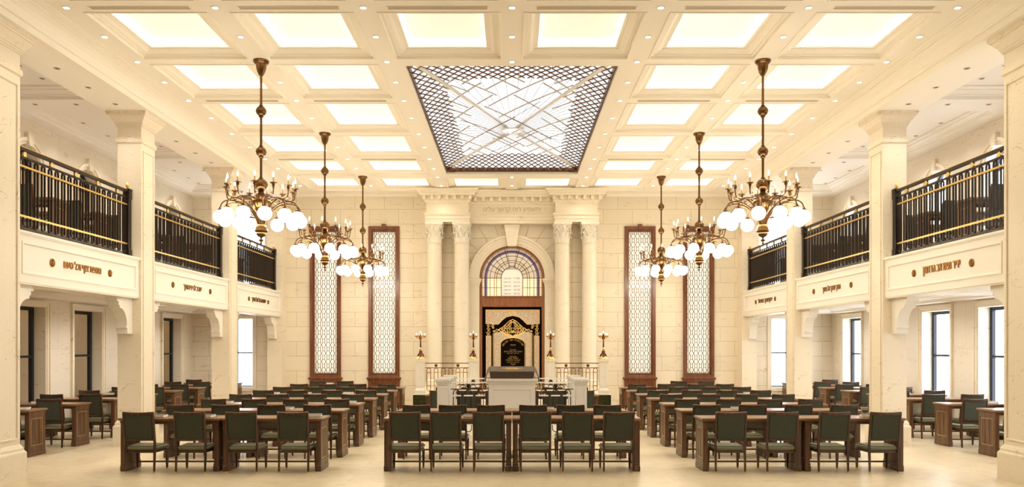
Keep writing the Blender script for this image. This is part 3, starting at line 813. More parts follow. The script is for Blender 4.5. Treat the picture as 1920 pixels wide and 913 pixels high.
# ------------------------------------------------------------------ skylight
def skylight():
    root = empty('skylight', (0, 16.715, ZC)); tag(root, 'large rectangular glazed skylight with bronze diagonal grid and white radiating rods', 'skylight')
    a, b = 1.77, 3.985
    fr = MB()
    for (x0, x1, y0, y1) in ((-a, a, -b, -b + 0.04), (-a, a, b - 0.05, b), (-a, -a + 0.03, -b, b), (a - 0.03, a, -b, b)): fr.box(x0, x1, y0, y1, 0.06, 0.17)
    for sx in (-1, 1):
        for sy in (-1, 1):
            fr.prism([(sx * a, sy * b), (sx * (a - 0.24), sy * b), (sx * (a - 0.10), sy * (b - 0.12)), (sx * a, sy * (b - 0.34))], 'z', 0.05, 0.14)
    fr.build('frame', M['bronze_dark'], root)
    def H(x, y):
        u = min(1, abs(x) / a); v = min(1, abs(y) / b)
        return 0.12 + 0.20 * (1 - u ** 2.2) ** 0.8 * (1 - v ** 3) ** 0.8
    dg = MB(); di = MB(); px, sl = 0.345, 0.62
    for fam in (-1, 1):
        for k2 in range(-28, 29):
            k = k2 / 2; half = k2 % 2
            pts = []
            for t in range(81):
                y = -b + 2 * b * t / 80; x = k * px + fam * sl * y
                if abs(x) <= a: pts.append((x, y))
            for (p, q) in zip(pts[:-1], pts[1:]):
                z0, z1 = H(*p), H(*q); n = Vector((q[1] - p[1], -(q[0] - p[0]))).normalized()
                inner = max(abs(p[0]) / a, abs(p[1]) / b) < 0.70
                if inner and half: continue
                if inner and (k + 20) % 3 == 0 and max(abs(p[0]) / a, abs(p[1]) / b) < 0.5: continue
                if inner and ((int(k) * 7 + fam * 3 + int((p[1] + b) * 1.3)) % 5) < 2: continue  # gaps imitate bars washed out by glare
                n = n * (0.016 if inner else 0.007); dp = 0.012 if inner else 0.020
                vs = []
                for (pp, zz) in ((p, z0), (q, z1)):
                    for sg, dz in ((-1, 0), (1, 0), (1, dp), (-1, dp)): vs.append((pp[0] + n.x * sg, pp[1] + n.y * sg, zz - dz))
                (di if inner else dg).add(vs, [(0, 1, 5, 4), (1, 2, 6, 5), (2, 3, 7, 6), (3, 0, 4, 7)])
    dg.build('diagonal_grid', M['bronze_dark'], root)
    di.build('inner_grid', M['bronze_in_glare'], root)  # same bars as the outer grid, with glare painted in
    gl = MB(); nx, ny = 16, 28
    vs = [(-a + 2 * a * i / nx, -b + 2 * b * j / ny, H(-a + 2 * a * i / nx, -b + 2 * b * j / ny) + 0.01) for j in range(ny + 1) for i in range(nx + 1)]
    gl.add(vs, [(j * (nx + 1) + i, j * (nx + 1) + i + 1, (j + 1) * (nx + 1) + i + 1, (j + 1) * (nx + 1) + i) for j in range(ny) for i in range(nx)])
    gl.build('glazing', M['sky_glass'], root)
    rd = MB(); per = []
    for k in range(12):
        t = -1 + 2 * (k + 0.5) / 12; per += [(a * t, -b), (a * t, b)]
    for k in range(20):
        t = -1 + 2 * (k + 0.5) / 20; per += [(-a, b * t), (a, b * t)]
    for (x, y) in per:
        l = math.hypot(x / a, y / b); d = Vector((x, y))
        e = math.hypot(x, y * a / b * 1.0); sx = 0.22 / max(0.3, math.hypot(x, y)) 
        rd.tube([(x * sx, y * sx, 0.05), (x, y, 0.10)], 0.005, 5)
    rd.build('radiating_rods', M['rod'], root)
    hp = MB()
    for sx in (-1, 1):
        for sy in (-1, 1):
            d = Vector((sx * a, sy * b)); n = Vector((-d.y, d.x)).normalized() * 0.05
            p = d.normalized() * 0.25
            vs = [(p.x - n.x * .4, p.y - n.y * .4, 0.06), (p.x + n.x * .4, p.y + n.y * .4, 0.06), (d.x + n.x, d.y + n.y, 0.14), (d.x - n.x, d.y - n.y, 0.14)]
            vs += [(x, y, z + 0.025) for x, y, z in vs]
            hp.add(vs, [(0, 1, 2, 3), (4, 5, 6, 7), (0, 1, 5, 4), (1, 2, 6, 5), (2, 3, 7, 6), (3, 0, 4, 7)])
    hp.build('hip_bars', M['white_metal'], root)
    cb = MB(); w, hh = 0.55, 0.98
    P = [(w, 0), (0, hh), (-w, 0), (0, -hh)]
    for i in range(4):
        p, q = P[i], P[(i + 1) % 4]
        cb.tube([(*p, 0.03), (*q, 0.03)], 0.008, 5)
        d = Vector(q) - Vector(p)
        e = Vector(q) + d * 1.0; cb.tube([(*q, 0.03), (e.x, e.y, 0.06)], 0.005, 5)
    cb.build('tie_rods', M['bronze_dark'], root)
    hub = MB(); hub.tube([(0.225 * math.cos(2 * PI * k / 40), 0.225 * math.sin(2 * PI * k / 40), 0.045) for k in range(40)], 0.014, 6, closed=True)
    hub.build('hub', M['white_metal'], root)
skylight()

# ------------------------------------------------------------------ chandeliers
def make_chandelier():
    root = empty('chandelier')
    B = M['brass']
    MB().lathe([(0.001, 0), (0.125, 0), (0.127, -0.02), (0.112, -0.03), (0.115, -0.04), (0.098, -0.055), (0.085, -0.06), (0.082, -0.10), (0.075, -0.14), (0.06, -0.19), (0.036, -0.235), (0.022, -0.25), (0.001, -0.252)], n=24, flute=8, famp=0.06, frange=(7, 10)).build('canopy', B, root)
    MB().lathe([(0.020, -0.24), (0.020, -2.05)], n=12).build('stem', B, root)
    for z, r in ((-0.82, 0.083), (-1.48, 0.083), (-2.02, 0.105)):
        m = MB(); m.sphere((0, 0, z), r, 24, 14); m.lathe([(r * 1.03, z - 0.007), (r * 1.04, z), (r * 1.03, z + 0.007)], n=24); m.lathe([(0.03, z - r - 0.02), (0.04, z - r - 0.005), (0.03, z - r + 0.01)], n=14); m.lathe([(0.03, z + r - 0.01), (0.036, z + r + 0.005), (0.024, z + r + 0.02)], n=14)
        m.build('ball', B, root)
    MB().lathe([(0.03, -2.11), (0.058, -2.125), (0.04, -2.14), (0.055, -2.155), (0.10, -2.19), (0.132, -2.225), (0.150, -2.255), (0.158, -2.27), (0.146, -2.285)], n=32).build('dome', B, root)
    MB().lathe([(0.146, -2.285), (0.150, -2.30), (0.142, -2.33), (0.135, -2.37), (0.115, -2.42), (0.085, -2.455), (0.060, -2.475), (0.075, -2.485), (0.055, -2.50), (0.042, -2.55), (0.045, -2.62), (0.062, -2.66)], n=64, flute=16, famp=0.035, frange=(1, 5)).build('urn', B, root)
    MB().lathe([(0.062, -2.655), (0.078, -2.67), (0.080, -2.70), (0.086, -2.72), (0.098, -2.735), (0.107, -2.765), (0.095, -2.785), (0.070, -2.795), (0.076, -2.81), (0.072, -2.835), (0.050, -2.86), (0.022, -2.875)], n=48, flute=12, famp=0.03, frange=(1, 3)).build('lower_bowl', B, root)
    MB().lathe([(0.022, -2.87), (0.012, -2.895), (0.040, -2.912), (0.046, -2.922), (0.014, -2.945), (0.022, -2.965), (0.010, -2.985), (0.002, -3.035)], n=16).build('finial', B, root)
    # arms are modelled along +x and turned about the axis
    arm = MB()
    pts = [(0.055, 0, -2.67), (0.075, 0, -2.60), (0.12, 0, -2.51), (0.19, 0, -2.42), (0.29, 0, -2.345), (0.40, 0, -2.31), (0.50, 0, -2.305), (0.565, 0, -2.33), (0.605, 0, -2.375), (0.62, 0, -2.43)]
    arm.curve(pts, 0.0105, 8, 3)
    arm.curve([(0.30, 0, -2.34), (0.33, 0, -2.30), (0.37, 0, -2.285), (0.40, 0, -2.31)], 0.006, 6)
    arm_me = arm.mesh('globe_arm', B)
    fit_me = MB().lathe([(0.012, -2.42), (0.022, -2.43), (0.020, -2.445), (0.042, -2.458), (0.047, -2.476), (0.040, -2.478)], (0.62, 0, 0), 14).mesh('fitter', B)
    glob_me = MB().sphere((0.62, 0, -2.578), 0.108, 24, 16).mesh('globe', M['globe'])
    ca = MB()
    ca.curve([(0.13, 0, -2.27), (0.22, 0, -2.245), (0.33, 0, -2.25), (0.42, 0, -2.275), (0.49, 0, -2.275), (0.525, 0, -2.245), (0.535, 0, -2.20), (0.54, 0, -2.15)], 0.0095, 8)
    ca.curve([(0.40, 0, -2.27), (0.44, 0, -2.245), (0.46, 0, -2.22), (0.44, 0, -2.205), (0.425, 0, -2.22)], 0.006, 6)
    ca.lathe([(0.012, -2.165), (0.020, -2.15), (0.013, -2.135), (0.020, -2.12), (0.026, -2.095), (0.014, -2.09), (0.050, -2.082), (0.056, -2.07), (0.050, -2.068), (0.014, -2.072)], (0.54, 0, 0), 14)
    ca_me = ca.mesh('candle_arm', B)
    can_me = MB().lathe([(0.012, -2.072), (0.012, -1.985), (0.001, -1.985)], (0.54, 0, 0), 10).mesh('candle', M['candle'])
    fl_me = MB().lathe([(0.007, -1.985), (0.014, -1.965), (0.013, -1.945), (0.006, -1.915), (0.001, -1.898)], (0.54, 0, 0), 10).mesh('bulb', M['flame'])
    for k in range(12):
        a = R(15 + 30 * k + 8)
        o = place_mesh('globe_arm', arm_me, root, (0, 0, 0), (0, 0, a)); place_mesh('fitter', fit_me, o, (0, 0, 0), (0, 0, 0)); place_mesh('globe', glob_me, o, (0, 0, 0), (0, 0, 0))
        o = place_mesh('candle_arm', ca_me, root, (0, 0, 0), (0, 0, a + R(15))); place_mesh('candle', can_me, o, (0, 0, 0), (0, 0, 0)); place_mesh('bulb', fl_me, o, (0, 0, 0), (0, 0, 0))
    return root
ch = make_chandelier(); firstc = True
for s in (-1, 1):
    for i, y in enumerate((12.49, 16.74, 21.0)):
        lab = '%s brass chandelier with white globes and candle bulbs, %s' % (('large frontmost', 'middle', 'rear')[i], 'toward the dim-window side' if s < 0 else 'toward the daylit side')
        if firstc: ch.location = (s * 4.08, y, ZC); tag(ch, lab, 'chandelier', 'brass globe chandeliers'); firstc = False
        else: dup(ch, loc=(s * 4.08, y, ZC), rz=0 if s < 0 else R(13), label=lab)

# ------------------------------------------------------------------ chairs and desks
def make_chair():
    root = empty('dining_chair'); root.name = 'upholstered_chair'
    V, W = M['velvet'], M['wood_chair']
    # seat: padded box, wider at the front (+y)
    def slab(z0, z1, o, c):
        bm = bmesh.new()
        hb, hf = 0.215 + o, 0.245 + o
        pts = [(-hb, 0.005 - o * 0), (hb, 0.005), (hf, 0.43 + o), (-hf, 0.43 + o)]
        vb = [bm.verts.new((x, y, z0)) for x, y in pts]; vt = [bm.verts.new((x, y, z1)) for x, y in pts]
        bm.faces.new(vb[::-1]); bm.faces.new(vt)
        for i in range(4): bm.faces.new((vb[i], vb[(i + 1) % 4], vt[(i + 1) % 4], vt[i]))
        bmesh.ops.bevel(bm, geom=bm.edges[:], offset=c, segments=3, affect='EDGES')
        return bm
    st = MB(); st.from_bm(slab(0.318, 0.392, 0.0, 0.024), True); st.build('seat', M['velvet_seat_lit'], root)
    rl = MB(); rl.from_bm(slab(0.290, 0.320, -0.012, 0.004)); rl.build('seat_rail', W, root)
    tilt = Matrix.Translation((0, 0.0, 0.40)) @ Matrix.Rotation(R(7.5), 4, 'X') @ Matrix.Translation((0, 0, -0.40))
    bk = MB(); bm = bmesh.new(); bmesh.ops.create_cube(bm, size=1)
    for v in bm.verts: v.co = (v.co.x * 0.405, v.co.y * 0.045 + 0.0, 0.685 + v.co.z * 0.372)
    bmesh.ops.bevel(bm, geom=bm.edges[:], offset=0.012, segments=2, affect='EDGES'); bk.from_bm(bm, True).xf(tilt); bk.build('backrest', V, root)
    fr = MB()
    for s in (-1, 1): fr.cbox(s * 0.200, s * 0.230, -0.016, 0.016, 0.40, 0.895, 0.005)
    fr.cbox(-0.202, 0.202, -0.013, 0.013, 0.472, 0.505, 0.004)
    # crest rail, bowed backwards and dipping slightly
    n = 10
    for k in range(n):
        x0, x1 = -0.225 + 0.45 * k / n, -0.225 + 0.45 * (k + 1) / n
        def bow(x): return -0.018 * (1 - (x / 0.225) ** 2)
        def top(x): return 0.905 - 0.008 * (1 - (x / 0.225) ** 2)
        vs = []
        for x in (x0, x1):
            y = bow(x); vs += [(x, y - 0.015, 0.862), (x, y + 0.017, 0.862), (x, y + 0.014, top(x)), (x, y - 0.012, top(x))]
        fr.add(vs, [(0, 1, 5, 4), (1, 2, 6, 5), (2, 3, 7, 6), (3, 0, 4, 7)] + ([(0, 3, 2, 1)] if k == 0 else []) + ([(4, 5, 6, 7)] if k == n - 1 else []))
    fr.xf(tilt); fr.build('back_frame', W, root)
    def leg(x, y, z1, w0, w1, sx=0, sy=0):
        m = MB(); m.rings([(x + sx - w0, x + sx + w0, y + sy - w0, y + sy + w0, 0.0), (x - w1, x + w1, y - w1, y + w1, z1)], close_start=True)
        return m
    for s in (-1, 1):
        leg(s * 0.214, 0.0, 0.405, 0.011, 0.0165, 0, -0.02).build('leg', W, root)
    for s in (-1, 1):
        leg(s * 0.222, 0.385, 0.298, 0.011, 0.021).build('leg', W, root)
    return root
def add_caps(ch_):
    for lg in [c for c in ch_.children if c.name.startswith('leg')]:
        v = lg.data.vertices; xs = [p.co.x for p in v if p.co.z < 0.01]; ys = [p.co.y for p in v if p.co.z < 0.01]
        cx, cy = sum(xs) / len(xs), sum(ys) / len(ys)
        key = (round(cx, 3), round(cy, 3))
        if key not in CAPS: CAPS[key] = MB().cbox(cx - 0.013, cx + 0.013, cy - 0.013, cy + 0.013, 0.0, 0.022, 0.003).mesh('foot_cap', M['gold'])
        place_mesh('foot_cap', CAPS[key], lg, (0, 0, 0), (0, 0, 0))
CAPS = {}
def make_desk(L, name='study_desk', ov=0.02):
    root = empty(name); h = L / 2
    t = MB(); t.rings([(-h + 0.03, h - 0.03, 0.03, 0.49, 0.742), (-h + 0.012, h - 0.012, 0.012, 0.508, 0.755), (-h, h, 0, 0.52, 0.762), (-h, h, 0, 0.52, 0.782), (-h + 0.006, h - 0.006, 0.006, 0.514, 0.79)], close_start=True)
    t.build('tabletop', M['wood_top_lit'], root)
    a = MB(); a.cbox(-h + 0.06, h - 0.06, 0.05, 0.07, 0.70, 0.745, 0.003); a.cbox(-h + 0.06, h - 0.06, 0.45, 0.47, 0.69, 0.745, 0.003); a.build('apron', M['wood_h'], root)
    for s in (-1, 1):
        x0, x1 = s * (h - ov - 0.080), s * (h - ov - 0.012)
        m = MB(); m.cbox(*sorted((x0, x1)), 0.035, 0.485, 0.0, 0.742, 0.004)
        m.cbox(*sorted((x0 - s * 0.012, x1 + s * 0.012)), 0.023, 0.497, 0.0, 0.085, 0.008)
        m.cbox(*sorted((x0 - s * 0.006, x1 + s * 0.006)), 0.029, 0.491, 0.085, 0.12, 0.004)
        m.cbox(*sorted((x0 - s * 0.008, x1 + s * 0.012)), 0.025, 0.495, 0.715, 0.742, 0.004)
        # raised stiles and fine flutes on the outer face
        xo = x1
        for (ya, yb) in ((0.035, 0.075), (0.445, 0.485)): m.box(*sorted((xo, xo + s * 0.006)), ya, yb, 0.12, 0.715)
        m.box(*sorted((xo, xo + s * 0.006)), 0.075, 0.445, 0.12, 0.16); m.box(*sorted((xo, xo + s * 0.006)), 0.075, 0.445, 0.655, 0.715)
        m.box(*sorted((xo, xo + s * 0.004)), 0.20, 0.206, 0.19, 0.625); m.box(*sorted((xo, xo + s * 0.004)), 0.32, 0.326, 0.19, 0.625)
        p = m.build('end_panel', M['wood_v'], root)
        g = MB(); y0, y1, z0, z1, w = 0.095, 0.425, 0.18, 0.635, 0.007
        for (ya, yb, za, zb) in ((y0, y1, z0, z0 + w), (y0, y1, z1 - w, z1), (y0, y0 + w, z0, z1), (y1 - w, y1, z0, z1)): g.box(*sorted((xo, xo + s * 0.0045)), ya, yb, za, zb)
        g.build('inlay', M['inlay'], p)
    f = MB(); f.cbox(-h + 0.06, h - 0.06, 0.425, 0.447, 0.075, 0.10, 0.003); f.build('foot_rail', M['wood_h'], root)
    return root

PC = {}
def put(key, maker, loc, label, cat, group):
    if key not in PC:
        o = maker(); o.location = loc; tag(o, label, cat, group); PC[key] = o
    else: o = dup(PC[key], loc=loc, label=label, group=group, skip=('foot_cap',))
    return o
caps_todo = []
ROW = ['frontmost row', 'second row', 'third row', 'fourth row', 'fifth row', 'sixth row', 'seventh row', 'last row']
BL = {-1: 'dim-side block', 1: 'daylit-side block', 0: 'centre desk block'}
def chair(x, y, z, lab, grp, rz=0.0):
    o = put('chair', make_chair, (x, y, z), lab, 'chair', grp)
    return o
# side blocks: chair backs at y, desk fronts at y + 0.10
for s in (-1, 1):
    grp = 'chairs of the %s' % BL[s]
    for i in range(7):
        y = 11.27 + 1.41 * i
        for k, xx in enumerate((3.20, 3.955, 4.71, 5.455)):
            o = chair(s * xx, y, 0, 'green velvet chair, %s of %s, %s from centre aisle' % (ROW[i], BL[s], ORD[k]), grp)
            if i == 0: caps_todo.append(o)
        for k, xx in enumerate((3.565, 5.08)):
            put('desk15', lambda: make_desk(1.51), (s * xx, y + 0.095, 0), 'walnut desk with brass inlay, %s of the %s, %s one' % (ROW[i], BL[s], ('inner', 'outer')[k]), 'desk', 'desks of the %s' % BL[s])
    y = 11.27 + 1.41 * 7 + 0.30
    for k, xx in enumerate((4.64, 5.40)):
        chair(s * xx, y, 0, 'green velvet chair in the short last row of the %s, %s one' % (BL[s], ('inner', 'outer')[k]), grp)
    put('desk15', lambda: make_desk(1.51), (s * 5.0, y + 0.095, 0), 'walnut desk alone in the last row of the %s by the wall' % BL[s], 'desk', 'desks of the %s' % BL[s])
# centre block
cy = [11.27, 12.63, 16.76, 18.12]
for i, y in enumerate(cy):
    for k, xx in enumerate((-1.565, -0.97, -0.345, 0.345, 0.96, 1.56)):
        lab = 'green velvet chair, %s row of centre block, %s from %s end' % (('frontmost', 'second', 'third', 'last')[i], ORD[k if k < 3 else 5 - k], SIDE[-1 if k < 3 else 1])
        o = chair(xx, y, 0, lab, 'chairs of the centre desk block')
        if i == 0: caps_todo.append(o)
    for q in (-1, 1):
        put('desk19', lambda: make_desk(1.905, ov=0.004), (q * 0.955, y + 0.095, 0), 'long three-seat walnut desk, %s row of the centre block, %s half' % (('frontmost', 'second', 'third', 'last')[i], SIDE[q]), 'desk', 'desks of the centre block')
# aisles
for s in (-1, 1):
    for i in range(9):
        y = 11.33 + 1.38 * i
        for k, xx in enumerate((8.46, 9.24)):
            chair(s * xx, y, 0, 'green chair in the %s aisle below the gallery, %s row, %s seat' % (SIDE[s], ORD[i], ('inner', 'wall-side')[k]), 'chairs of the %s aisle' % SIDE[s])
        put('desk155', lambda: make_desk(1.56), (s * 8.83, y + 0.095, 0), 'walnut desk with brass inlay in the %s aisle, %s row from the front' % (SIDE[s], ORD[i]), 'desk', 'desks of the %s aisle' % SIDE[s])
    # gallery seats
    for i, y in enumerate((11.1, 12.55, 13.95, 15.5, 16.95, 18.4, 20.0, 21.4)):
        for k, xx in enumerate((8.02, 8.85)):
            chair(s * xx, y, 3.6, 'dark chair up on the %s gallery, %s row, %s seat' % (SIDE[s], ORD[i], ('inner', 'wall-side')[k]), 'chairs of the %s gallery' % SIDE[s])
        put('desk155', lambda: make_desk(1.56), (s * 8.55, y + 0.45, 3.6), 'dark desk up on the %s gallery behind the railing, %s row' % (SIDE[s], ORD[i]), 'desk', 'desks of the %s gallery' % SIDE[s])
for o in caps_todo: add_caps(o)

# books on the desks
def make_book():
    root = empty('prayer_book')
    MB().cbox(-0.07, 0.07, -0.10, 0.10, 0.003, 0.042, 0.002).build('page_block', M['page'], root)
    c = MB(); c.box(-0.074, 0.074, -0.104, 0.104, 0.0, 0.003); c.box(-0.074, 0.066, -0.104, 0.104, 0.042, 0.046); c.box(-0.076, -0.073, -0.104, 0.104, 0.0, 0.046)
    c.build('cover', M['book_cover'], root)
    return root
BK = [(-5.30, 11.55, 'frontmost desk of the dim-side block beside the pillar'), (-4.58, 11.55, 'frontmost desk of the dim-side block, between two middle chairs'), (-2.98, 11.60, 'frontmost desk of the dim-side block, at its aisle end'),
      (-3.80, 12.97, 'second-row desk of the dim-side block'), (-5.34, 14.4, 'third-row desk of the dim-side block, outer end'), (-3.03, 14.4, 'third-row desk of the dim-side block, aisle end'),
      (-5.32, 17.2, 'fifth-row desk of the dim-side block, outer end'), (-4.60, 17.2, 'fifth-row desk of the dim-side block, middle'), (-3.66, 17.2, 'fifth-row desk of the dim-side block, toward the aisle'),
      (-5.15, 21.7, 'last desk of the dim-side block under the lattice window'), (3.80, 12.97, 'second-row desk of the daylit-side block'), (5.36, 11.58, 'frontmost desk of the daylit-side block beside the pillar'),
      (5.30, 17.2, 'fifth-row desk of the daylit-side block'), (-1.33, 11.55, 'frontmost centre desk, between the first two chairs'), (-0.62, 11.55, 'frontmost centre desk, beside the third chair'), (0.60, 12.95, 'second-row centre desk'),
      (-8.25, 12.95, 'second dim-window aisle desk'), (-8.85, 14.35, 'third dim-window aisle desk'), (-8.85, 16.95, 'fifth dim-window aisle desk'), (8.95, 14.35, 'third daylit-window aisle desk'), (8.85, 15.75, 'fourth daylit-window aisle desk'), (8.75, 17.1, 'fifth daylit-window aisle desk')]
bk = make_book()
for i, (x, y, w) in enumerate(BK):
    lab = 'dark prayer book with white pages, ' + w
    rz = random.uniform(-0.25, 0.25) - PI / 2
    if i == 0: bk.location = (x, y, 0.7902); bk.rotation_euler = (0, 0, rz); tag(bk, lab, 'book', 'prayer books on the desks')
    else: dup(bk, loc=(x, y, 0.7902), rz=rz, label=lab)

# ------------------------------------------------------------------ lattice windows of the ark wall
def make_lattice(n):
    root = empty('window_%d' % n); tag(root, kind='structure')
    W = M['wood_red']; a = 0.47; z0, z1 = 0.92, 5.51
    f = MB()
    f.rings([(-a, a, z0, z1, 0), (-a, a, z0, z1, -0.07), (-a + 0.09, a - 0.09, z0 + 0.075, z1 - 0.09, -0.06), (-a + 0.09, a - 0.09, z0 + 0.075, z1 - 0.09, -0.012), (-a + 0.135, a - 0.135, z0 + 0.12, z1 - 0.16, -0.012), (-a + 0.135, a - 0.135, z0 + 0.12, z1 - 0.16, 0.03)], close_end=False, plane='xz')
    f.build('frame', W, root)
    k = MB(); k.prism([(-0.05, 5.41), (0.05, 5.41), (0.065, 5.57), (-0.065, 5.57)], 'y', -0.11, -0.03); k.build('keystone', W, root)
    d = MB(); d.cbox(-0.52, 0.52, -0.10, 0, 0.87, 0.92, 0.008); d.cbox(-0.50, 0.50, -0.085, 0, 0.84, 0.87, 0.004)
    d.rings([(-0.48, 0.48, 0, 0.84, 0), (-0.48, 0.48, 0, 0.84, -0.065), (-0.39, 0.39, 0.12, 0.76, -0.065), (-0.37, 0.37, 0.14, 0.74, -0.045)], plane='xz')
    d.build('dado_panel', W, root)
    gx = 0.335; g0, g1 = 1.04, 5.35
    MB().box(-gx, gx, 0.02, 0.025, g0, g1).build('pane', M['lattice_glass'], root)
    l = MB(); px, pz = 0.1345, 0.2547; r = 0.0070
    def bar(x0, zz0, x1, zz1):
        x0 = max(-gx, min(gx, x0)); x1 = max(-gx, min(gx, x1)); zz0 = max(g0, min(g1, zz0)); zz1 = max(g0, min(g1, zz1))
        if abs(x0 - x1) + abs(zz0 - zz1) < 1e-3: return
        d_ = Vector((x1 - x0, zz1 - zz0)); nn = Vector((-d_.y, d_.x)).normalized() * r
        l.prism([(x0 + nn.x, zz0 + nn.y), (x1 + nn.x, zz1 + nn.y), (x1 - nn.x, zz1 - nn.y), (x0 - nn.x, zz0 - nn.y)], 'y', 0.008, 0.02)
    nz = 17; q = 0.032
    for i in range(-3, 4):
        cx = i * px
        for j in range(nz + 1):
            za = g0 + 0.10 + (j - 1) * pz; zb = za + pz
            if abs(i) <= 2:
                for s in (-1, 1):
                    bar(cx + s * q, za + 0.05, cx + s * q, zb - 0.05); bar(cx + s * q, zb - 0.05, cx, zb); bar(cx, za, cx + s * q, za + 0.05)
            if i < 3:
                xa, xb = cx + q, cx + px - q
                if i == -3: xa = -gx
                if i == 2: xb = gx
                bar(xa, za + 0.075, xb, za + 0.075); bar(xa, zb - 0.075, xb, zb - 0.075)
    l.build('lead_lattice', M['lead'], root)
    return root
lw = None
for c in LWIN:
    wn += 1
    if lw is None: lw = make_lattice(wn); lw.location = (c, YB, 0)
    else: o = dup(lw, loc=(c, YB, 0)); o.name = 'window_%d' % wn

# ------------------------------------------------------------------ the ark
AK = M['ark']
# projecting stone backing with the arched opening
bk_ = MB(); yb0 = YB - 0.12
bk_.holes(-2.72, 2.72, 0, 6.499, yb0, [(-0.985, 0.985, 0.0, 4.93)], 'xz', 0.118)
spandrels(bk_, 0, 3.945, 0.985, 'xz', yb0, 0.118)
for s in (-1, 1):
    bk_.box(s * 2.45, s * 2.72, yb0 - 0.05, yb0, 0, 5.54); bk_.box(s * 1.83, s * 1.99, yb0 - 0.03, yb0, 0, 5.54)
tag(bk_.build('wall_ark', M['arkwall']), kind='structure')
# archivolt
root = empty('stone_arch', (0, yb0 - 0.001, 0)); tag(root, 'moulded cream stone arch with keystone around the ark opening', 'stone arch', kind='thing')
ar = MB()
ar.arc([(0.99, 0), (0.99, -0.02), (1.05, -0.03), (1.05, -0.045), (1.16, -0.055), (1.16, -0.07), (1.23, -0.075), (1.24, -0.10), (1.30, -0.105), (1.31, 0)], 0, 3.92, 0, PI, 56)
ar.build('archivolt', AK, root)
for q in (-1, 1):
    im = MB(); cx = q * 1.15
    def rz(o, z): return (cx - 0.155 - o, cx + 0.155 + o, -0.06 - o, 0, z)
    im.rings([rz(0, 3.55), rz(0, 3.68), rz(0.015, 3.69), rz(0.015, 3.73), rz(0.03, 3.75), rz(0.03, 3.77), rz(0.06, 3.83), rz(0.07, 3.86), rz(0.07, 3.91)], close_start=True)
    im.build('impost', AK, root)
    jb = MB(); jb.box(cx - 0.155, cx + 0.155, -0.06, 0, 0.5, 3.55); jb.build('jamb', AK, root)
ky = MB()
ky.add([(-0.13, 0, 4.88), (0.13, 0, 4.88), (0.235, 0, 5.53), (-0.235, 0, 5.53), (-0.13, -0.16, 4.88), (0.13, -0.16, 4.88), (0.235, -0.20, 5.53), (-0.235, -0.20, 5.53)], [(0, 1, 2, 3), (4, 5, 6, 7), (0, 1, 5, 4), (1, 2, 6, 5), (2, 3, 7, 6), (3, 0, 4, 7)])
ky.build('keystone', AK, root)
vg = MB()
for q in (-1, 1):
    for a in (22, 40, 57, 72):
        c, s_ = math.cos(R(a)), math.sin(R(a))
        r1 = min(1.33 + 0.55, (5.52 - 3.92) / s_, 1.28 / c if c > 0.05 else 9)
        vg.tube([(q * 1.32 * c, -0.007, 3.92 + 1.32 * s_), (q * r1 * c, -0.007, 3.92 + r1 * s_)], 0.006, 4)
vg.build('voussoir_joint', M['engrave'], root)

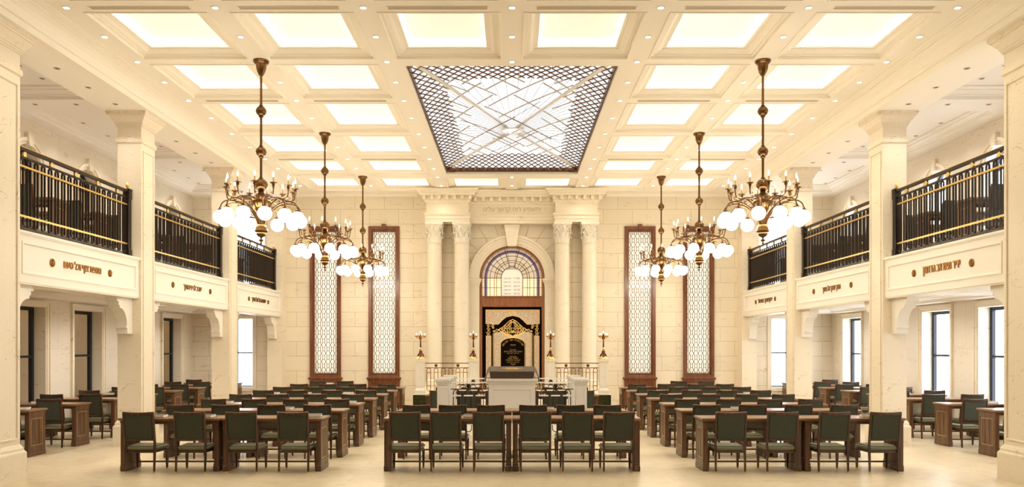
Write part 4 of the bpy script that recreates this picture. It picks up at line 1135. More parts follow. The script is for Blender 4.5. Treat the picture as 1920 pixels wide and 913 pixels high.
# columns with leafy capitals
def make_column():
    root = empty('corinthian_column')
    b = MB(); b.box(-0.285, 0.285, -0.285, 0.285, 0.551, 0.7); b.lathe([(0.275, 0.70), (0.28, 0.74), (0.27, 0.79), (0.25, 0.80), (0.265, 0.83), (0.25, 0.87), (0.232, 0.89)], n=32)
    b.build('base', AK, root)
    sh = MB(); prof = []
    joints = [0.89, 1.75, 2.20, 2.65, 3.10, 3.54, 3.99, 4.44]
    for i in range(len(joints)):
        z = joints[i]; r = 0.226 - 0.010 * (z / 5)
        if i == 0: prof.append((r, z))
        else: prof += [(r, z - 0.004), (r - 0.008, z - 0.003), (r - 0.008, z + 0.003), (r, z + 0.004)]
    prof += [(0.215, 4.90), (0.218, 4.91), (0.232, 4.92), (0.236, 4.935), (0.228, 4.95)]
    sh.lathe(prof, n=40); sh.build('shaft', AK, root)
    c = MB(); c.lathe([(0.205, 4.95), (0.205, 5.15), (0.215, 5.30), (0.25, 5.44)], n=32)
    def leaf(a, z0, z1, r0, w, curl):
        # a leaf rising up the bell and curling out at its tip
        pts = [(r0, z0), (r0 + 0.012, z0 + 0.45 * (z1 - z0)), (r0 + 0.022, z0 + 0.8 * (z1 - z0)), (r0 + 0.05, z1), (r0 + 0.05 + curl, z1 - 0.012), (r0 + 0.055 + curl, z1 - 0.045)]
        ws = [w * 0.75, w, w * 0.95, w * 0.7, w * 0.45, w * 0.15]
        vs = []; fs = []
        for (r, z), ww in zip(pts, ws):
            for t, dr in ((-1, -0.006), (-0.5, 0.006), (0, 0.016), (0.5, 0.006), (1, -0.006)):
                vs.append(((r + dr) * math.cos(a) - t * ww * math.sin(a), (r + dr) * math.sin(a) + t * ww * math.cos(a), z))
        for i in range(len(pts) - 1):
            for j in range(4): fs.append((i * 5 + j, i * 5 + j + 1, i * 5 + 6 + j, i * 5 + 5 + j))
        c.add(vs, fs, True)
    for k in range(8): leaf(2 * PI * k / 8 + PI / 8, 4.95, 5.11, 0.206, 0.075, 0.025)
    for k in range(8): leaf(2 * PI * k / 8, 5.0, 5.25, 0.208, 0.07, 0.03)
    for k in range(4):
        a = PI / 4 + k * PI / 2
        for t in (-1, 1):   # corner volutes
            pts = []
            for j in range(16):
                th = j / 15 * 2.6 * PI; rr = 0.052 * (1 - j / 18)
                pts.append((0.315 + rr * math.cos(th + 0.6) - 0.02, t * 0.022, 5.395 + rr * math.sin(th + 0.6)))
            m = MB(); m.tube([(0.23, t * 0.11, 5.22), (0.26, t * 0.075, 5.33), (0.29, t * 0.04, 5.43)] + pts[2:], 0.014, 6); m.xf(Matrix.Rotation(a, 4, 'Z')); c.add(m.v, m.f, True)
        m = MB(); m.sphere((0.255, 0, 5.46), 0.035, 10, 8); m.tube([(0.235, -0.05, 5.28), (0.25, -0.03, 5.37), (0.25, 0, 5.40), (0.25, 0.03, 5.37), (0.235, 0.05, 5.28)], 0.012, 6); m.xf(Matrix.Rotation(k * PI / 2, 4, 'Z')); c.add(m.v, m.f, True)
    # abacus with hollowed sides
    out = []
    for k in range(4):
        a = PI / 4 + k * PI / 2
        A = Vector((math.cos(a), math.sin(a))) * 0.405; Bn = Vector((math.cos(a + PI / 2), math.sin(a + PI / 2))) * 0.405
        inn = Vector((math.cos(a + PI / 4), math.sin(a + PI / 4)))
        for j in range(10):
            t = 0.07 + 0.86 * j / 9; p = A.lerp(Bn, t); p -= inn * 0.05 * math.sin(PI * t); out.append((p.x, p.y))
    c.prism([(x * 0.92, y * 0.92) for x, y in out], 'z', 5.44, 5.475); c.prism(out, 'z', 5.475, 5.54)
    c.build('capital', M['cream_marble'], root)
    return root
cc = make_column(); fc = True
for q in (-1, 1):
    for i, xx in enumerate((2.31, 1.50)):
        lab = '%s stone column with leafy capital flanking the ark, %s side' % (('outer', 'inner')[i], SIDE[q])
        if fc: cc.location = (q * xx, 22.92, 0); tag(cc, lab, 'column', 'ark columns', 'thing'); fc = False
        else: dup(cc, loc=(q * xx, 22.92, 0), label=lab)
# entablature
root = empty('entablature', (0, 0, 0)); tag(root, 'cream stone entablature with dentils and carved inscription above the ark', 'entablature', kind='thing')
def entab(x0, x1, y, nm):
    def rc(o, z): return (x0 - o, x1 + o, y - o, yb0 - 0.055, z)
    m = MB(); m.rings([rc(0.02, 5.54), rc(0.02, 5.63), rc(0.035, 5.635), rc(0.035, 5.72), rc(0.05, 5.725), rc(0.07, 5.76), rc(0.075, 5.80), rc(0.0, 5.815)], close_start=True); m.build('architrave', AK, root)
    m = MB(); m.rings([rc(0, 5.815), rc(0, 6.10)]); m.build('frieze', AK, root)
    m = MB(); m.rings([rc(0, 6.10), rc(0.02, 6.105), rc(0.05, 6.15), rc(0.06, 6.17), rc(0.06, 6.30), rc(0.19, 6.31), rc(0.20, 6.36), rc(0.23, 6.37), rc(0.26, 6.42), rc(0.30, 6.45), rc(0.30, 6.486)]); m.build('cornice', AK, root)
    n = max(3, round((x1 - x0 + 0.12) / 0.245)); step = (x1 - x0 + 0.10) / n
    d = MB()
    for k in range(n + 1):
        xc = x0 - 0.05 + k * step
        d.cbox(xc - 0.042, xc + 0.042, y - 0.15, y - 0.055, 6.185, 6.305, 0.004)
    d.build('dentil_course', AK, root)
for q in (-1, 1):
    x0, x1 = sorted((q * 1.285, q * 2.535)); entab(x0, x1, 22.70, '')
entab(-1.285, 1.285, 23.0, '')
me = text_mesh('inscription', 'ותשפיע רוח קדשך עלינו', M['engrave'], height=0.185, width=1.72, extrude=0.004)
place_mesh('inscription', me, root, (0, 22.998, 5.955), (PI / 2, 0, 0))

# ark doorway: wood frame, lunette, transom
root = empty('ark_doorway', (0, YB - 0.06, 0)); tag(root, 'mahogany ark doorway frame with backlit arched stained glass and commandment tablets', 'doorway', kind='thing')
W = M['wood_ark']
f = MB(); zc = 3.94
f.arc([(0.985, 0), (0.985, -0.05), (0.955, -0.06), (0.945, -0.045), (0.925, -0.04), (0.905, -0.02), (0.905, 0.05), (0.985, 0.05)], 0, zc, 0, PI, 56)
for q in (-1, 1):
    f.box(q * 0.905, q * 0.985, -0.04, 0.05, 0.55, zc); f.box(q * 0.945, q * 0.975, -0.058, -0.04, 0.55, zc)
f.build('frame', W, root)
t = MB(); t.rings([(-0.905, 0.905, 3.07, 3.38, 0.05), (-0.905, 0.905, 3.07, 3.38, -0.03), (-0.85, 0.85, 3.125, 3.345, -0.03), (-0.83, 0.83, 3.14, 3.33, -0.01)], plane='xz'); t.cbox(-0.905, 0.905, -0.05, 0.05, 3.37, 3.39, 0.004); t.cbox(-0.905, 0.905, -0.045, 0.05, 3.06, 3.085, 0.004)
t.build('transom', W, root)
gy = 0.03
def ringpane(r0, r1, mat, nm, y=gy):
    m = MB()
    po = arch_pts(0, zc, r1, n=40); pi_ = arch_pts(0, zc, r0, n=40)
    for k in range(40): m.prism([po[k], po[k + 1], pi_[k + 1], pi_[k]], 'y', y, y + 0.006)
    for q in (-1, 1): pass
    return m
m = ringpane(0.32, 0.75, None, ''); m2 = ringpane(0.845, 0.905, None, ''); m.add(m2.v, m2.f); m.build('cream_glass', M['lunette'], root)
m = ringpane(0.75, 0.845, None, '')
for q in (-1, 1): m.box(q * 0.75, q * 0.845, gy, gy + 0.006, 3.38, zc)
m.build('violet_glass', M['lunette_blue'], root)
for q in (-1, 1):
    MB().box(q * 0.32, q * 0.75, gy, gy + 0.006, 3.38, zc).build('gold_glass', M['lunette_low'], root)
    MB().box(q * 0.845, q * 0.905, gy, gy + 0.006, 3.38, zc).build('edge_glass', M['lunette_low'], root)
mu = MB()
for r, w in ((0.81, 0.013), (0.667, 0.009), (0.536, 0.009), (0.465, 0.009), (0.33, 0.012), (0.885, 0.006)):
    pts = [(r, 0, zc - 0.56)] + [(r * math.cos(PI * k / 32), 0, zc + r * math.sin(PI * k / 32)) for k in range(33)] + [(-r, 0, zc - 0.56)]
    if r == 0.33: pts = pts[1:-1]; pts = [(0.325, 0, zc - 0.56)] + pts + [(-0.325, 0, zc - 0.56)]
    mu.tube([(x, gy - 0.01, z) for x, y, z in pts], w, 6)
for a in (18, 33, 48, 62, 76, 80, 100, 104, 118, 132, 147, 162):
    thick = 0.010 if a in (33, 76, 104, 147) else 0.006
    mu.tube([(0.33 * math.cos(R(a)), gy - 0.01, zc + 0.33 * math.sin(R(a))), (0.905 * math.cos(R(a)), gy - 0.01, zc + 0.905 * math.sin(R(a)))], thick, 5)
for z, w in ((zc, 0.012), (zc - 0.30, 0.007)):
    for q in (-1, 1): mu.tube([(q * 0.33, gy - 0.01, z), (q * 0.905, gy - 0.01, z)], w, 5)
for q in (-1, 1):   # fine leading of the lower panes
    for k in range(1, 8): mu.tube([(q * 0.33, gy - 0.006, 3.38 + k * 0.07), (q * 0.905, gy - 0.006, 3.38 + k * 0.07)], 0.0025, 4)
for r in (0.40, 0.50, 0.60, 0.71, 0.77, 0.865):
    mu.tube([(r * math.cos(PI * k / 32), gy - 0.006, zc + r * math.sin(PI * k / 32)) for k in range(33)], 0.0025, 4)
for k in range(1, 36):
    a = PI * k / 36; mu.tube([(0.34 * math.cos(a), gy - 0.006, zc + 0.34 * math.sin(a)), (0.9 * math.cos(a), gy - 0.006, zc + 0.9 * math.sin(a))], 0.0022, 4)
mu.build('glazing_bars', M['bronze_dark'], root)
tb = MB(); tb.prism(arch_pts(0, 3.94, 0.318) + [(-0.318, 3.39), (0.318, 3.39)], 'y', gy - 0.012, gy + 0.004); tob = tb.build('tablets', M['tablet'], root)
RT = ['אנכי יי', 'לא יהיה', 'לא תשא', 'זכור את', 'כבד את']; LT = ['לא תרצח', 'לא תנאף', 'לא תגנב', 'לא תענה', 'לא תחמד']
for i in range(5):
    z = 3.93 - i * 0.117
    for xx, tx in ((0.145, RT[i]), (-0.145, LT[i])):
        me = text_mesh('commandment', tx, M['ink'], height=0.052, width=0.215 if xx < 0 else 0.18, extrude=0.002, res=1)
        place_mesh('commandment', me, tob, (xx, gy - 0.013, z), (PI / 2, 0, 0))
cr = MB(); cr.tube([(-0.16, gy - 0.02, 4.19), (-0.09, gy - 0.02, 4.22), (-0.10, gy - 0.02, 4.30), (0.10, gy - 0.02, 4.30), (0.09, gy - 0.02, 4.22), (0.16, gy - 0.02, 4.19)], 0.010, 6); cr.tube([(-0.09, gy - 0.02, 4.22), (0.09, gy - 0.02, 4.22)], 0.01, 6)
cr.build('crown_crest', M['bronze_dark'], root)

# embroidered curtain
root = empty('ark_curtain', (0, YB - 0.03, 0)); tag(root, 'black velvet ark curtain with cream and gold embroidery', 'curtain')
m = MB(); n = 36; vs = []
for k in range(n + 1):
    x = -0.90 + 1.80 * k / n; y = 0.02 * math.sin(k * 1.9) * 0.35
    vs += [(x, y, 0.56), (x, y, 3.058)]
m.add(vs, [(2 * k, 2 * k + 2, 2 * k + 3, 2 * k + 1) for k in range(n)], True)
m.add([(x, y + 0.008, z) for x, y, z in vs], [(2 * k, 2 * k + 2, 2 * k + 3, 2 * k + 1) for k in range(n)], True)
cur = m.build('cloth', M['black_velvet'], root)
def pz(x, y): return ((x / 6.086 + 890 - 960.0) / 61.5, 1.85 + (650 - (565 + y / 6.086)) / 61.5)
OFF = 1.5 / 61.5
def PZ(x, y): a, b = pz(x, y); return (a + OFF * 0.6, b)
CY0, CY1 = -0.022, -0.010
top = [(122, 98), (734, 98), (734, 256), (620, 262), (590, 262), (545, 215), (500, 180), (465, 168), (428, 163), (390, 168), (355, 180), (310, 215), (265, 262), (235, 262), (122, 256)]
def emb(polys, nm, mat, y0=CY0, y1=CY1):
    m = MB()
    for p in polys: m.prism([PZ(*q) for q in p], 'y', y0, y1)
    return m.build(nm, mat, root)
emb([top], 'upper_panel', M['embroider'])
for x0, x1 in ((125, 183), (673, 731)): emb([[(x0, 392), (x1, 392), (x1, 1120), (x0, 1120)]], 'side_panel', M['embroider'])
arcl = [(290 + (432 - 290) * (1 - math.cos(t * PI / 2 / 8)), 490 - 75 * math.sin(t * PI / 2 / 8)) for t in range(9)]
emb([[(215, 362), (300, 345), (380, 375), (432, 400)] + [(x, y) for x, y in arcl[::-1]] + [(290, 735), (290, 1100), (215, 1100)]], 'inner_panel', M['embroider'])
emb([[(864 - x, y) for x, y in ([(215, 362), (300, 345), (380, 375), (432, 400)] + arcl[::-1] + [(290, 735), (290, 1100), (215, 1100)])]], 'inner_panel', M['embroider'])
g = MB()
def gl(pts, r=0.008):
    g.tube([(PZ(*p)[0], CY0 - 0.004, PZ(*p)[1]) for p in pts], r, 6)
for q in (0, 1):
    fx = (lambda p: p) if q == 0 else (lambda p: (864 - p[0] - 8, p[1]))
    F = lambda ps: [fx(p) for p in ps]
    gl(F([(290, 735)] + arcl), 0.009); gl(F([(290, 735), (290, 1100)]), 0.009)
    gl(F([(212, 360), (212, 1100)]), 0.007); gl(F([(222, 365), (222, 1100)]), 0.004)
    gl(F([(125, 392), (125, 1110)]), 0.006); gl(F([(183, 392), (183, 1110)]), 0.006)
    gl(F([(122, 98), (122, 256), (235, 262), (265, 262), (310, 215), (355, 180), (428, 163)]), 0.008)
    gl(F([(122, 98), (428, 98)]), 0.009); gl(F([(135, 110), (428, 110)]), 0.004)
    # corner and bracket scrolls
    for (cx, cy, rr, dr) in ((150, 125, 24, 1), (160, 160, 16, -1), (150, 275, 18, 1), (200, 275, 20, -1), (205, 300, 12, 1), (152, 310, 22, 1), (152, 350, 26, -1), (152, 378, 20, 1), (215, 340, 14, 1), (245, 330, 24, -1),
                             (300, 320, 30, 1), (345, 330, 34, -1), (350, 290, 26, 1), (385, 325, 30, 1), (395, 260, 26, -1), (400, 300, 22, 1), (410, 230, 18, 1), (380, 365, 26, -1), (410, 390, 18, 1), (340, 370, 18, 1), (420, 345, 18, -1), (400, 150, 16, 1), (410, 120, 18, -1)):
        gl(F([(cx + dr * rr * (1 - k / 16) * math.cos(k * 0.62), cy + rr * (1 - k / 16) * math.sin(k * 0.62)) for k in range(15)]), 0.0075)
    gl(F([(262, 325), (310, 300), (350, 262), (390, 225), (432, 205)]), 0.009); gl(F([(262, 325), (310, 350), (350, 385), (400, 410), (432, 412)]), 0.009); gl(F([(300, 322), (360, 290), (400, 250), (430, 232)]), 0.007); gl(F([(300, 325), (360, 352), (400, 388), (430, 395)]), 0.007)
g.build('gold_scrollwork', M['gold'], root)
gb = MB()
for q in (212, 650):
    for k in range(34): X, Z = PZ(q - 9 if q < 400 else q + 9, 372 + k * 11); gb.box(X - 0.010, X + 0.010, CY0 - 0.005, CY1, Z - 0.007, Z + 0.007)
for k in range(40): X, Z = PZ(200 + k * 11.6, 104); gb.box(X - 0.007, X + 0.007, CY0 - 0.005, CY1, Z - 0.006, Z + 0.006)
gb.build('bead_border', M['inlay'], root)
# inscription lines and the arc of letters
for i, (tx, y, w) in enumerate((('מתנת', 498, 58), ('לעילוי', 552, 70), ('נשמת אבינו מורנו ורבנו', 572, 205), ('זכרונו לברכה', 592, 135), ('ולעילוי', 628, 80), ('נשמת אמנו', 648, 118), ('הצנועה והחשובה', 670, 165), ('זכרונה לברכה', 693, 140), ('תנצבה', 718, 56))):
    me = text_mesh('inscription', tx, M['gold'], height=0.040, width=w / 6.086 / 61.5, extrude=0.002, res=1)
    X, Z = PZ(432, y); place_mesh('inscription', me, root, (X, CY1 - 0.004, Z), (PI / 2, 0, 0))
arcs = 'זאת התורה אשר שם משה'[::-1]
am = MB(); parts = []
for i, chx in enumerate(arcs):
    if chx == ' ': continue
    t = PI * (0.90 - 0.80 * i / (len(arcs) - 1)); X, Z = PZ(432 + 118 * math.cos(t), 530 - 92 * math.sin(t))
    me = text_mesh('inscription', chx, M['gold'], height=0.055, extrude=0.002, res=1)
    for v in me.vertices:
        p = Matrix.Rotation(-(PI / 2 - t) * 0.9, 3, 'Z') @ v.co; v.co = p
    o = len(am.v); am.add([(v.co.x + X, CY1 - 0.004 - v.co.z, v.co.y + Z) for v in me.vertices], [list(p.vertices) for p in me.polygons])
    bpy.data.meshes.remove(me)
am.build('arched_inscription', M['gold'], root)

# ------------------------------------------------------------------ ark platform, pedestals, candelabra and rails
ZP = 0.55; YP = 20.86
pf = MB(); pf.box(-2.66, 2.66, YP, yb0 - 0.08, 0, ZP - 0.06); pf.box(-2.70, 2.70, YP - 0.03, yb0 - 0.08, ZP - 0.06, ZP)
o = pf.build('ark_platform', M['cream_marble']); tag(o, 'raised cream stone platform in front of the ark', 'platform', kind='thing')
gm = MB(); gm = [gm]
for q in (-1, 1):
    m = MB(); m.cbox(q * 2.67, q * 2.30, YP - 0.16, YP - 0.035, 0, ZP + 0.0, 0.004)
    tag(m.build('platform_plinth', M['green_marble']), 'dark green marble plinth at the %s corner of the ark platform' % SIDE[q], 'plinth', 'green marble plinths')
stp = MB()
for k in range(3): stp.box(-0.9, 0.9, YP - 0.03 - 0.28 * (3 - k), YP - 0.031, 0 if k == 0 else ZP * k / 4, ZP * (k + 1) / 4)
tag(stp.build('ark_steps', M['cream_marble']), 'cream stone steps rising to the ark platform', 'steps', kind='thing')
def make_pedestal():
    root = empty('marble_pedestal'); CM = M['cream_marble']
    def rc(o, z): return (-0.105 - o, 0.105 + o, -0.105 - o, 0.105 + o, z)
    MB().rings([rc(0.03, 0), rc(0.03, 0.10), rc(0.02, 0.13), rc(0, 0.17), rc(0, 0.87), rc(0.008, 0.88)], close_start=True).build('shaft', CM, root)
    MB().rings([rc(0.008, 0.875), rc(0.022, 0.89), rc(0.022, 0.91), rc(0.03, 0.92), rc(0.03, 0.96)], close_start=True).build('cap', CM, root)
    p = MB()
    for q in (-1, 1):
        w = q * 0.105
        p.rings([(-0.065, 0.065, 0.24, 0.82, w + q * 0.006), (-0.055, 0.055, 0.25, 0.81, w + q * 0.006), (-0.055, 0.055, 0.25, 0.81, w + q * 0.0005)], close_end=False, plane='xz')
        p.rings([(-0.065, 0.065, 0.24, 0.82, w), (-0.065, 0.065, 0.24, 0.82, w + q * 0.006)], close_end=False, plane='xz')
    p.build('panel_moulding', CM, root)
    return root
def make_candelabrum():
    root = empty('candelabrum'); G, RB = M['gold'], M['redbronze']
    MB().lathe([(0.125, 0), (0.125, 0.015), (0.10, 0.04), (0.085, 0.06), (0.07, 0.075)], n=40, flute=10, famp=0.08, frange=(0, 3)).build('base', G, root)
    m = MB()
    for k in range(3):
        a = k * 2 * PI / 3 + 0.5
        m.tube([(0.095 * math.cos(a), 0.095 * math.sin(a), 0.075), (0.075 * math.cos(a), 0.075 * math.sin(a), 0.11), (0.035 * math.cos(a), 0.035 * math.sin(a), 0.17), (0.045 * math.cos(a), 0.045 * math.sin(a), 0.22)], [0.02, 0.022, 0.016, 0.01], 8)
    m.lathe([(0.05, 0.07), (0.03, 0.12), (0.028, 0.18), (0.036, 0.22), (0.02, 0.24)], n=12); m.build('figure', RB, root)
    MB().lathe([(0.02, 0.24), (0.038, 0.265), (0.040, 0.285), (0.022, 0.31), (0.016, 0.32)], n=16).build('knop', G, root)
    MB().lathe([(0.016, 0.315), (0.022, 0.33), (0.018, 0.45), (0.014, 0.53)], n=14).build('stem', RB, root)
    m = MB(); m.lathe([(0.014, 0.53), (0.03, 0.545), (0.05, 0.57), (0.03, 0.60), (0.024, 0.64), (0.030, 0.66), (0.016, 0.675), (0.022, 0.70)], n=14)
    m.build('crown', RB, root)
    arm_me = None
    for k in range(4):
        a = R(20 + 90 * k)
        am_ = MB(); am_.tube([(0.02, 0, 0.56), (0.06, 0, 0.545), (0.095, 0, 0.555), (0.112, 0, 0.59)], 0.010, 8); am_.lathe([(0.010, 0.585), (0.035, 0.60), (0.040, 0.63), (0.044, 0.645), (0.01, 0.648)], (0.112, 0, 0), 12)
        o = am_.build('arm', G, root, rot=(0, 0, a))
        MB().lathe([(0.017, 0.646), (0.017, 0.705), (0.001, 0.708)], (0.112, 0, 0), 10).build('candle', M['wax'], o)
    MB().lathe([(0.016, 0.69), (0.016, 0.745), (0.007, 0.765), (0.001, 0.80)], n=10).build('candle', M['wax'], root)
    return root
ped = make_pedestal(); cnd = make_candelabrum(); fp = True
for q in (-1, 1):
    for i, xx in enumerate((2.50, 1.055)):
        w = '%s, %s side of the ark' % (('outer', 'inner')[i], SIDE[q])
        loc = (q * xx, 21.0, ZP)
        if fp: ped.location = loc; tag(ped, 'cream marble pedestal carrying a candelabrum, ' + w, 'pedestal', 'ark pedestals'); cnd.location = (loc[0], loc[1], ZP + 0.9605); tag(cnd, 'gilt and dark bronze candelabrum on a pedestal, ' + w, 'candelabrum', 'ark candelabra'); fp = False
        else:
            dup(ped, loc=loc, label='cream marble pedestal carrying a candelabrum, ' + w); dup(cnd, loc=(loc[0], loc[1], ZP + 0.9605), rz=R(25 * i), label='gilt and dark bronze candelabrum on a pedestal, ' + w)
def rail_fence(name, x0, x1, y, zf, H, label, cat, group, n, iron='iron', top=None, rot=0.0):
    """ornamental fence: two rails with rosettes between, ringed bars below, gold collars"""
    root = empty(name, ((x0 + x1) / 2, y, zf), rot); tag(root, label, cat, group)
    h = abs(x1 - x0) / 2; mt = M[iron]
    m = MB(); m.cbox(-h, h, -0.012, 0.012, H - 0.022, H, 0.003); m.build('top_rail', M[top] if top else mt, root)
    m = MB(); m.cbox(-h, h, -0.010, 0.010, H - 0.145, H - 0.127, 0.003); m.build('lower_rail', mt, root)
    st = 2 * h / n
    z1 = H - 0.145; z0 = 0.035; w = st * 0.26
    me = MB().tube([(w * math.cos(PI * k / 8), 0, z1 - w + w * math.sin(PI * k / 8)) for k in range(9)] + [(w * math.cos(PI + PI * k / 8), 0, z0 + w + w * math.sin(PI + PI * k / 8)) for k in range(9)], 0.009, 6, closed=True).mesh('baluster', mt)
    ft = MB().sphere((0, 0, 0.0225), 0.022, 10, 6).mesh('ball_foot', M['gold'])
    for k in range(n):
        o = place_mesh('baluster', me, root, (-h + (k + 0.5) * st, 0, 0), (0, 0, 0))
        if k % 2 == 0: place_mesh('ball_foot', ft, o, (0, 0, 0), (0, 0, 0))
    for z in (z1 - 0.115, z0 + 0.14):
        g = MB()
        for k in range(n):
            xc = -h + (k + 0.5) * st; g.cbox(xc - w - 0.028, xc + w + 0.028, -0.013, 0.013, z - 0.013, z + 0.013, 0.003)
        g.build('collar_band', M['gold'] if top != 'white_metal' else M['white_metal'], root)
    rm = MB(); rm.lathe([(0.036, -0.012), (0.036, 0.012), (0.001, 0.016)], n=12)
    for k in range(6): rm.sphere((0.036 * math.cos(k * PI / 3), 0.036 * math.sin(k * PI / 3), 0), 0.014, 8, 6)
    rm.xf(Matrix.Rotation(PI / 2, 4, 'X')); me = rm.mesh('rosette', mt)
    for k in range(1, n, 3 if n > 4 else 2): place_mesh('rosette', me, root, (-h + (k + 0.5) * st, 0, H - 0.075), (0, 0, 0))
    return root
for q in (-1, 1):
    a, b = sorted((q * 2.375, q * 1.18))
    rail_fence('ark_railing', a, b, 21.0, ZP + 0.06, 0.80, 'bronze railing with rosettes between the candelabrum pedestals, %s side' % SIDE[q], 'railing', 'ark platform railings', 6, 'redbronze')
    for xx in (a + 0.1, b - 0.1): pass

# ------------------------------------------------------------------ bimah (reader's enclosure)
YBM = 14.5
bp = MB(); bp.box(-1.47, 1.47, YBM - 0.20, 16.60, 0, 0.20); bp.box(-1.5, 1.5, YBM - 0.23, 16.62, 0.14, 0.16)
bp = MB(); bp.box(-1.46, 1.46, YBM - 0.18, 16.58, 0, 0.10); bp.box(-1.46, 1.46, YBM - 0.12, 16.58, 0.10, 0.20)
tag(bp.build('reading_platform', M['cream_marble']), 'low cream stone platform under the reading table enclosure', 'platform', kind='thing')
def make_post():
    root = empty('marble_post'); m = M['white_marble']
    def rc(o, z): return (-0.105 - o, 0.105 + o, -0.105 - o, 0.105 + o, z)
    MB().rings([rc(0.03, 0), rc(0.03, 0.12), rc(0.0, 0.15), rc(0, 0.93), rc(0.01, 0.94)], close_start=True).build('shaft', m, root)
    MB().rings([rc(0.01, 0.93), rc(0.012, 0.955), rc(0.025, 0.975), rc(0.03, 0.995), rc(0.035, 1.0), rc(0.035, 1.04)], close_start=True).build('cap', m, root)
    p = MB()
    for w, pl in ((-0.105, 'xz'), (0.105, 'xz')):
        q = 1 if w > 0 else -1
        p.rings([(-0.07, 0.07, 0.22, 0.88, w), (-0.07, 0.07, 0.22, 0.88, w + q * 0.007), (-0.058, 0.058, 0.232, 0.868, w + q * 0.007), (-0.058, 0.058, 0.232, 0.868, w)], close_end=False, plane=pl)
    p.build('panel_moulding', m, root)
    return root
post = make_post(); fp = True
for q in (-1, 1):
    for i, y in enumerate((14.62, 15.35, 16.42)):
        lab = '%s white marble post of the reading enclosure, %s side' % (('front', 'middle', 'rear')[i], SIDE[q])
        if fp: post.location = (q * 1.31, y, 0.2); tag(post, lab, 'post', 'marble enclosure posts'); fp = False
        else: dup(post, loc=(q * 1.31, y, 0.2), label=lab)
for q in (-1, 1):
    a, b = sorted((q * 1.168, q * 0.49))
    rail_fence('enclosure_railing', a, b, 14.60, 0.2, 0.98, 'black iron railing with white top rail in front of the reading enclosure, %s side' % SIDE[q], 'railing', 'reading enclosure railings', 3, 'iron', 'white_metal')
    rail_fence('enclosure_railing', a, b, 16.42, 0.2, 0.98, 'black iron railing at the back of the reading enclosure, %s side' % SIDE[q], 'railing', 'reading enclosure railings', 3, 'iron', 'white_metal')
    rail_fence('enclosure_railing', -0.39, 0.39, 15.885, 0.2, 0.98, 'black iron railing along the %s flank of the reading enclosure' % SIDE[q], 'railing', 'reading enclosure railings', 4, 'iron', 'white_metal', PI / 2).location = (q * 1.31, 15.885, 0.2)
# reading table
root = empty('reading_table', (0, 14.52, 0.2)); tag(root, 'white marble reading table with panelled front in the centre enclosure', 'reading table')
def rc(o, z): return (-0.442 - o, 0.442 + o, 0 - o, 0.80 + o, z)
m = MB(); m.rings([rc(0.03, 0), rc(0.03, 0.12), rc(0.01, 0.15), rc(0, 0.16), rc(0, 0.93)], close_start=True); m.build('body', M['white_marble'], root)
m = MB(); m.rings([rc(0, 0.925), rc(0.012, 0.94), rc(0.015, 0.965), rc(0.03, 0.985), rc(0.04, 1.0), rc(0.045, 1.005), rc(0.045, 1.045)], close_start=True); m.build('top_slab', M['white_marble'], root)
m = MB(); m.rings([(-0.375, 0.375, 0.24, 0.86, -0.0005), (-0.375, 0.375, 0.24, 0.86, -0.010), (-0.355, 0.355, 0.26, 0.84, -0.010), (-0.345, 0.345, 0.27, 0.83, -0.002)], close_end=False, plane='xz'); m.build('panel_moulding', M['white_marble'], root)
# slanted covered top
root = empty('table_cover', (0, 14.52, 1.2455)); tag(root, 'brown velvet cover with gold embroidery draped over the reading table', 'cloth cover')
m = MB()
yF, yK = 0.02, 0.78; zF, zK = 0.135, 0.215
bm = bmesh.new()
P0 = [(-0.41, yF, 0.0), (0.41, yF, 0.0), (0.41, yK, 0.0), (-0.41, yK, 0.0)]; P1 = [(-0.425, yF - 0.005, zF), (0.425, yF - 0.005, zF), (0.44, yK, zK), (-0.44, yK, zK)]
v0 = [bm.verts.new(p) for p in P0]; v1 = [bm.verts.new(p) for p in P1]
bm.faces.new(v0[::-1]); bm.faces.new(v1)
for i in range(4): bm.faces.new((v0[i], v0[(i + 1) % 4], v1[(i + 1) % 4], v1[i]))
bmesh.ops.bevel(bm, geom=bm.edges[:], offset=0.012, segments=2, affect='EDGES'); m.from_bm(bm, True); m.build('cushion', M['cover'], root)
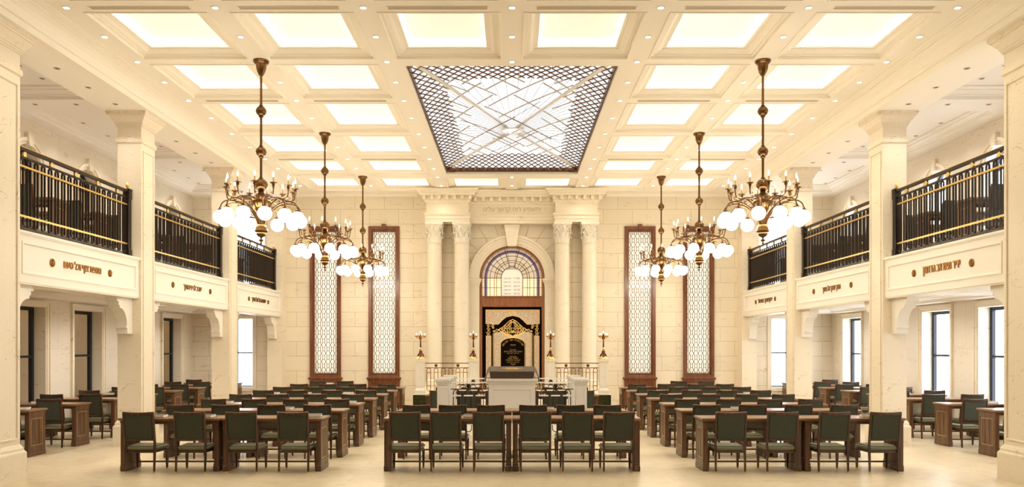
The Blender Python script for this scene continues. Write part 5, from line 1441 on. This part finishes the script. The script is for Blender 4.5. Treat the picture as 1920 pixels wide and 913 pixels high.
for q in (-1, 1):
    d = MB(); n = 14; vs = []
    for k in range(n + 1):
        t = k / n; y = yF + 0.12 + (yK - yF - 0.12) * t; zt = zF + (zK - zF) * t + 0.002
        wv = 0.018 * math.sin(t * 19)
        for u in range(6):
            uu = u / 5
            vs.append((q * (0.425 + 0.015 * t + 0.10 * uu ** 0.55 + wv * uu + 0.02 * uu * (1 - t)), y, zt - uu * (0.29 + 0.02 * math.sin(t * 9))))
    d.add(vs, [(k * 6 + u, k * 6 + u + 1, (k + 1) * 6 + u + 1, (k + 1) * 6 + u) for k in range(n) for u in range(5)], True)
    dd = [(x + q * 0.005, y, z) for x, y, z in vs]
    d.add(dd, [(k * 6 + u, k * 6 + u + 1, (k + 1) * 6 + u + 1, (k + 1) * 6 + u) for k in range(n) for u in range(5)], True)
    o = d.build('side_drape', M['cover'], root)
    fr = MB()
    for k in range(n * 2):
        t = (k + 0.5) / (2 * n); y = yF + 0.12 + (yK - yF - 0.12) * t; zt = zF + (zK - zF) * t - 0.29 - 0.02 * math.sin(t * 9)
        x = q * (0.425 + 0.015 * t + 0.10 + 0.018 * math.sin(t * 19) + 0.02 * (1 - t) + 0.003)
        fr.cbox(x - 0.008, x + 0.008, y - 0.011, y + 0.011, zt - 0.05, zt + 0.02, 0.003)
    fr.build('gold_fringe', M['gold'], o)
em = MB()
def ct(x, y): return (x, y, zF + (zK - zF) * (y - yF) / (yK - yF) + 0.004)
for k in range(26):
    a = 2 * PI * k / 26
    em.tube([ct(0.20 * math.cos(a) * (0.8 + 0.2 * math.cos(6 * a)) + 0.022 * math.cos(j), 0.42 + 0.10 * math.sin(a) + 0.022 * math.sin(j)) for j in range(7)], 0.0035, 5)
for k in range(10):
    a = 2 * PI * k / 10
    em.tube([ct(0.09 * math.cos(a) + 0.03 * math.cos(j), 0.42 + 0.045 * math.sin(a) + 0.03 * math.sin(j)) for j in range(7)], 0.0035, 5)
em.build('gold_embroidery', M['gold'], root)

# ------------------------------------------------------------------ world, lamps, camera
w = bpy.data.worlds.new('world'); S.world = w; w.use_nodes = True
w.node_tree.nodes['Background'].inputs['Color'].default_value = (0.86, 0.93, 1.0, 1)
w.node_tree.nodes['Background'].inputs['Strength'].default_value = 5.2

cam = bpy.data.cameras.new('camera'); co_ = bpy.data.objects.new('camera', cam); COL.objects.link(co_)
co_.location = (0, 0, 1.85); co_.rotation_euler = (PI / 2, 0, 0)
cam.sensor_fit = 'HORIZONTAL'; cam.sensor_width = 36; cam.lens = 27.0; cam.shift_y = 193.5 / 1920
cam.clip_end = 200
S.camera = co_
S.view_settings.view_transform = 'Standard'; S.view_settings.look = 'None'; S.view_settings.gamma = 1; S.view_settings.use_curve_mapping = False
S.view_settings.exposure = 0.64
S.cycles.use_denoising = True
S.cycles.max_bounces = 10; S.cycles.diffuse_bounces = 6; S.cycles.sample_clamp_indirect = 6.0
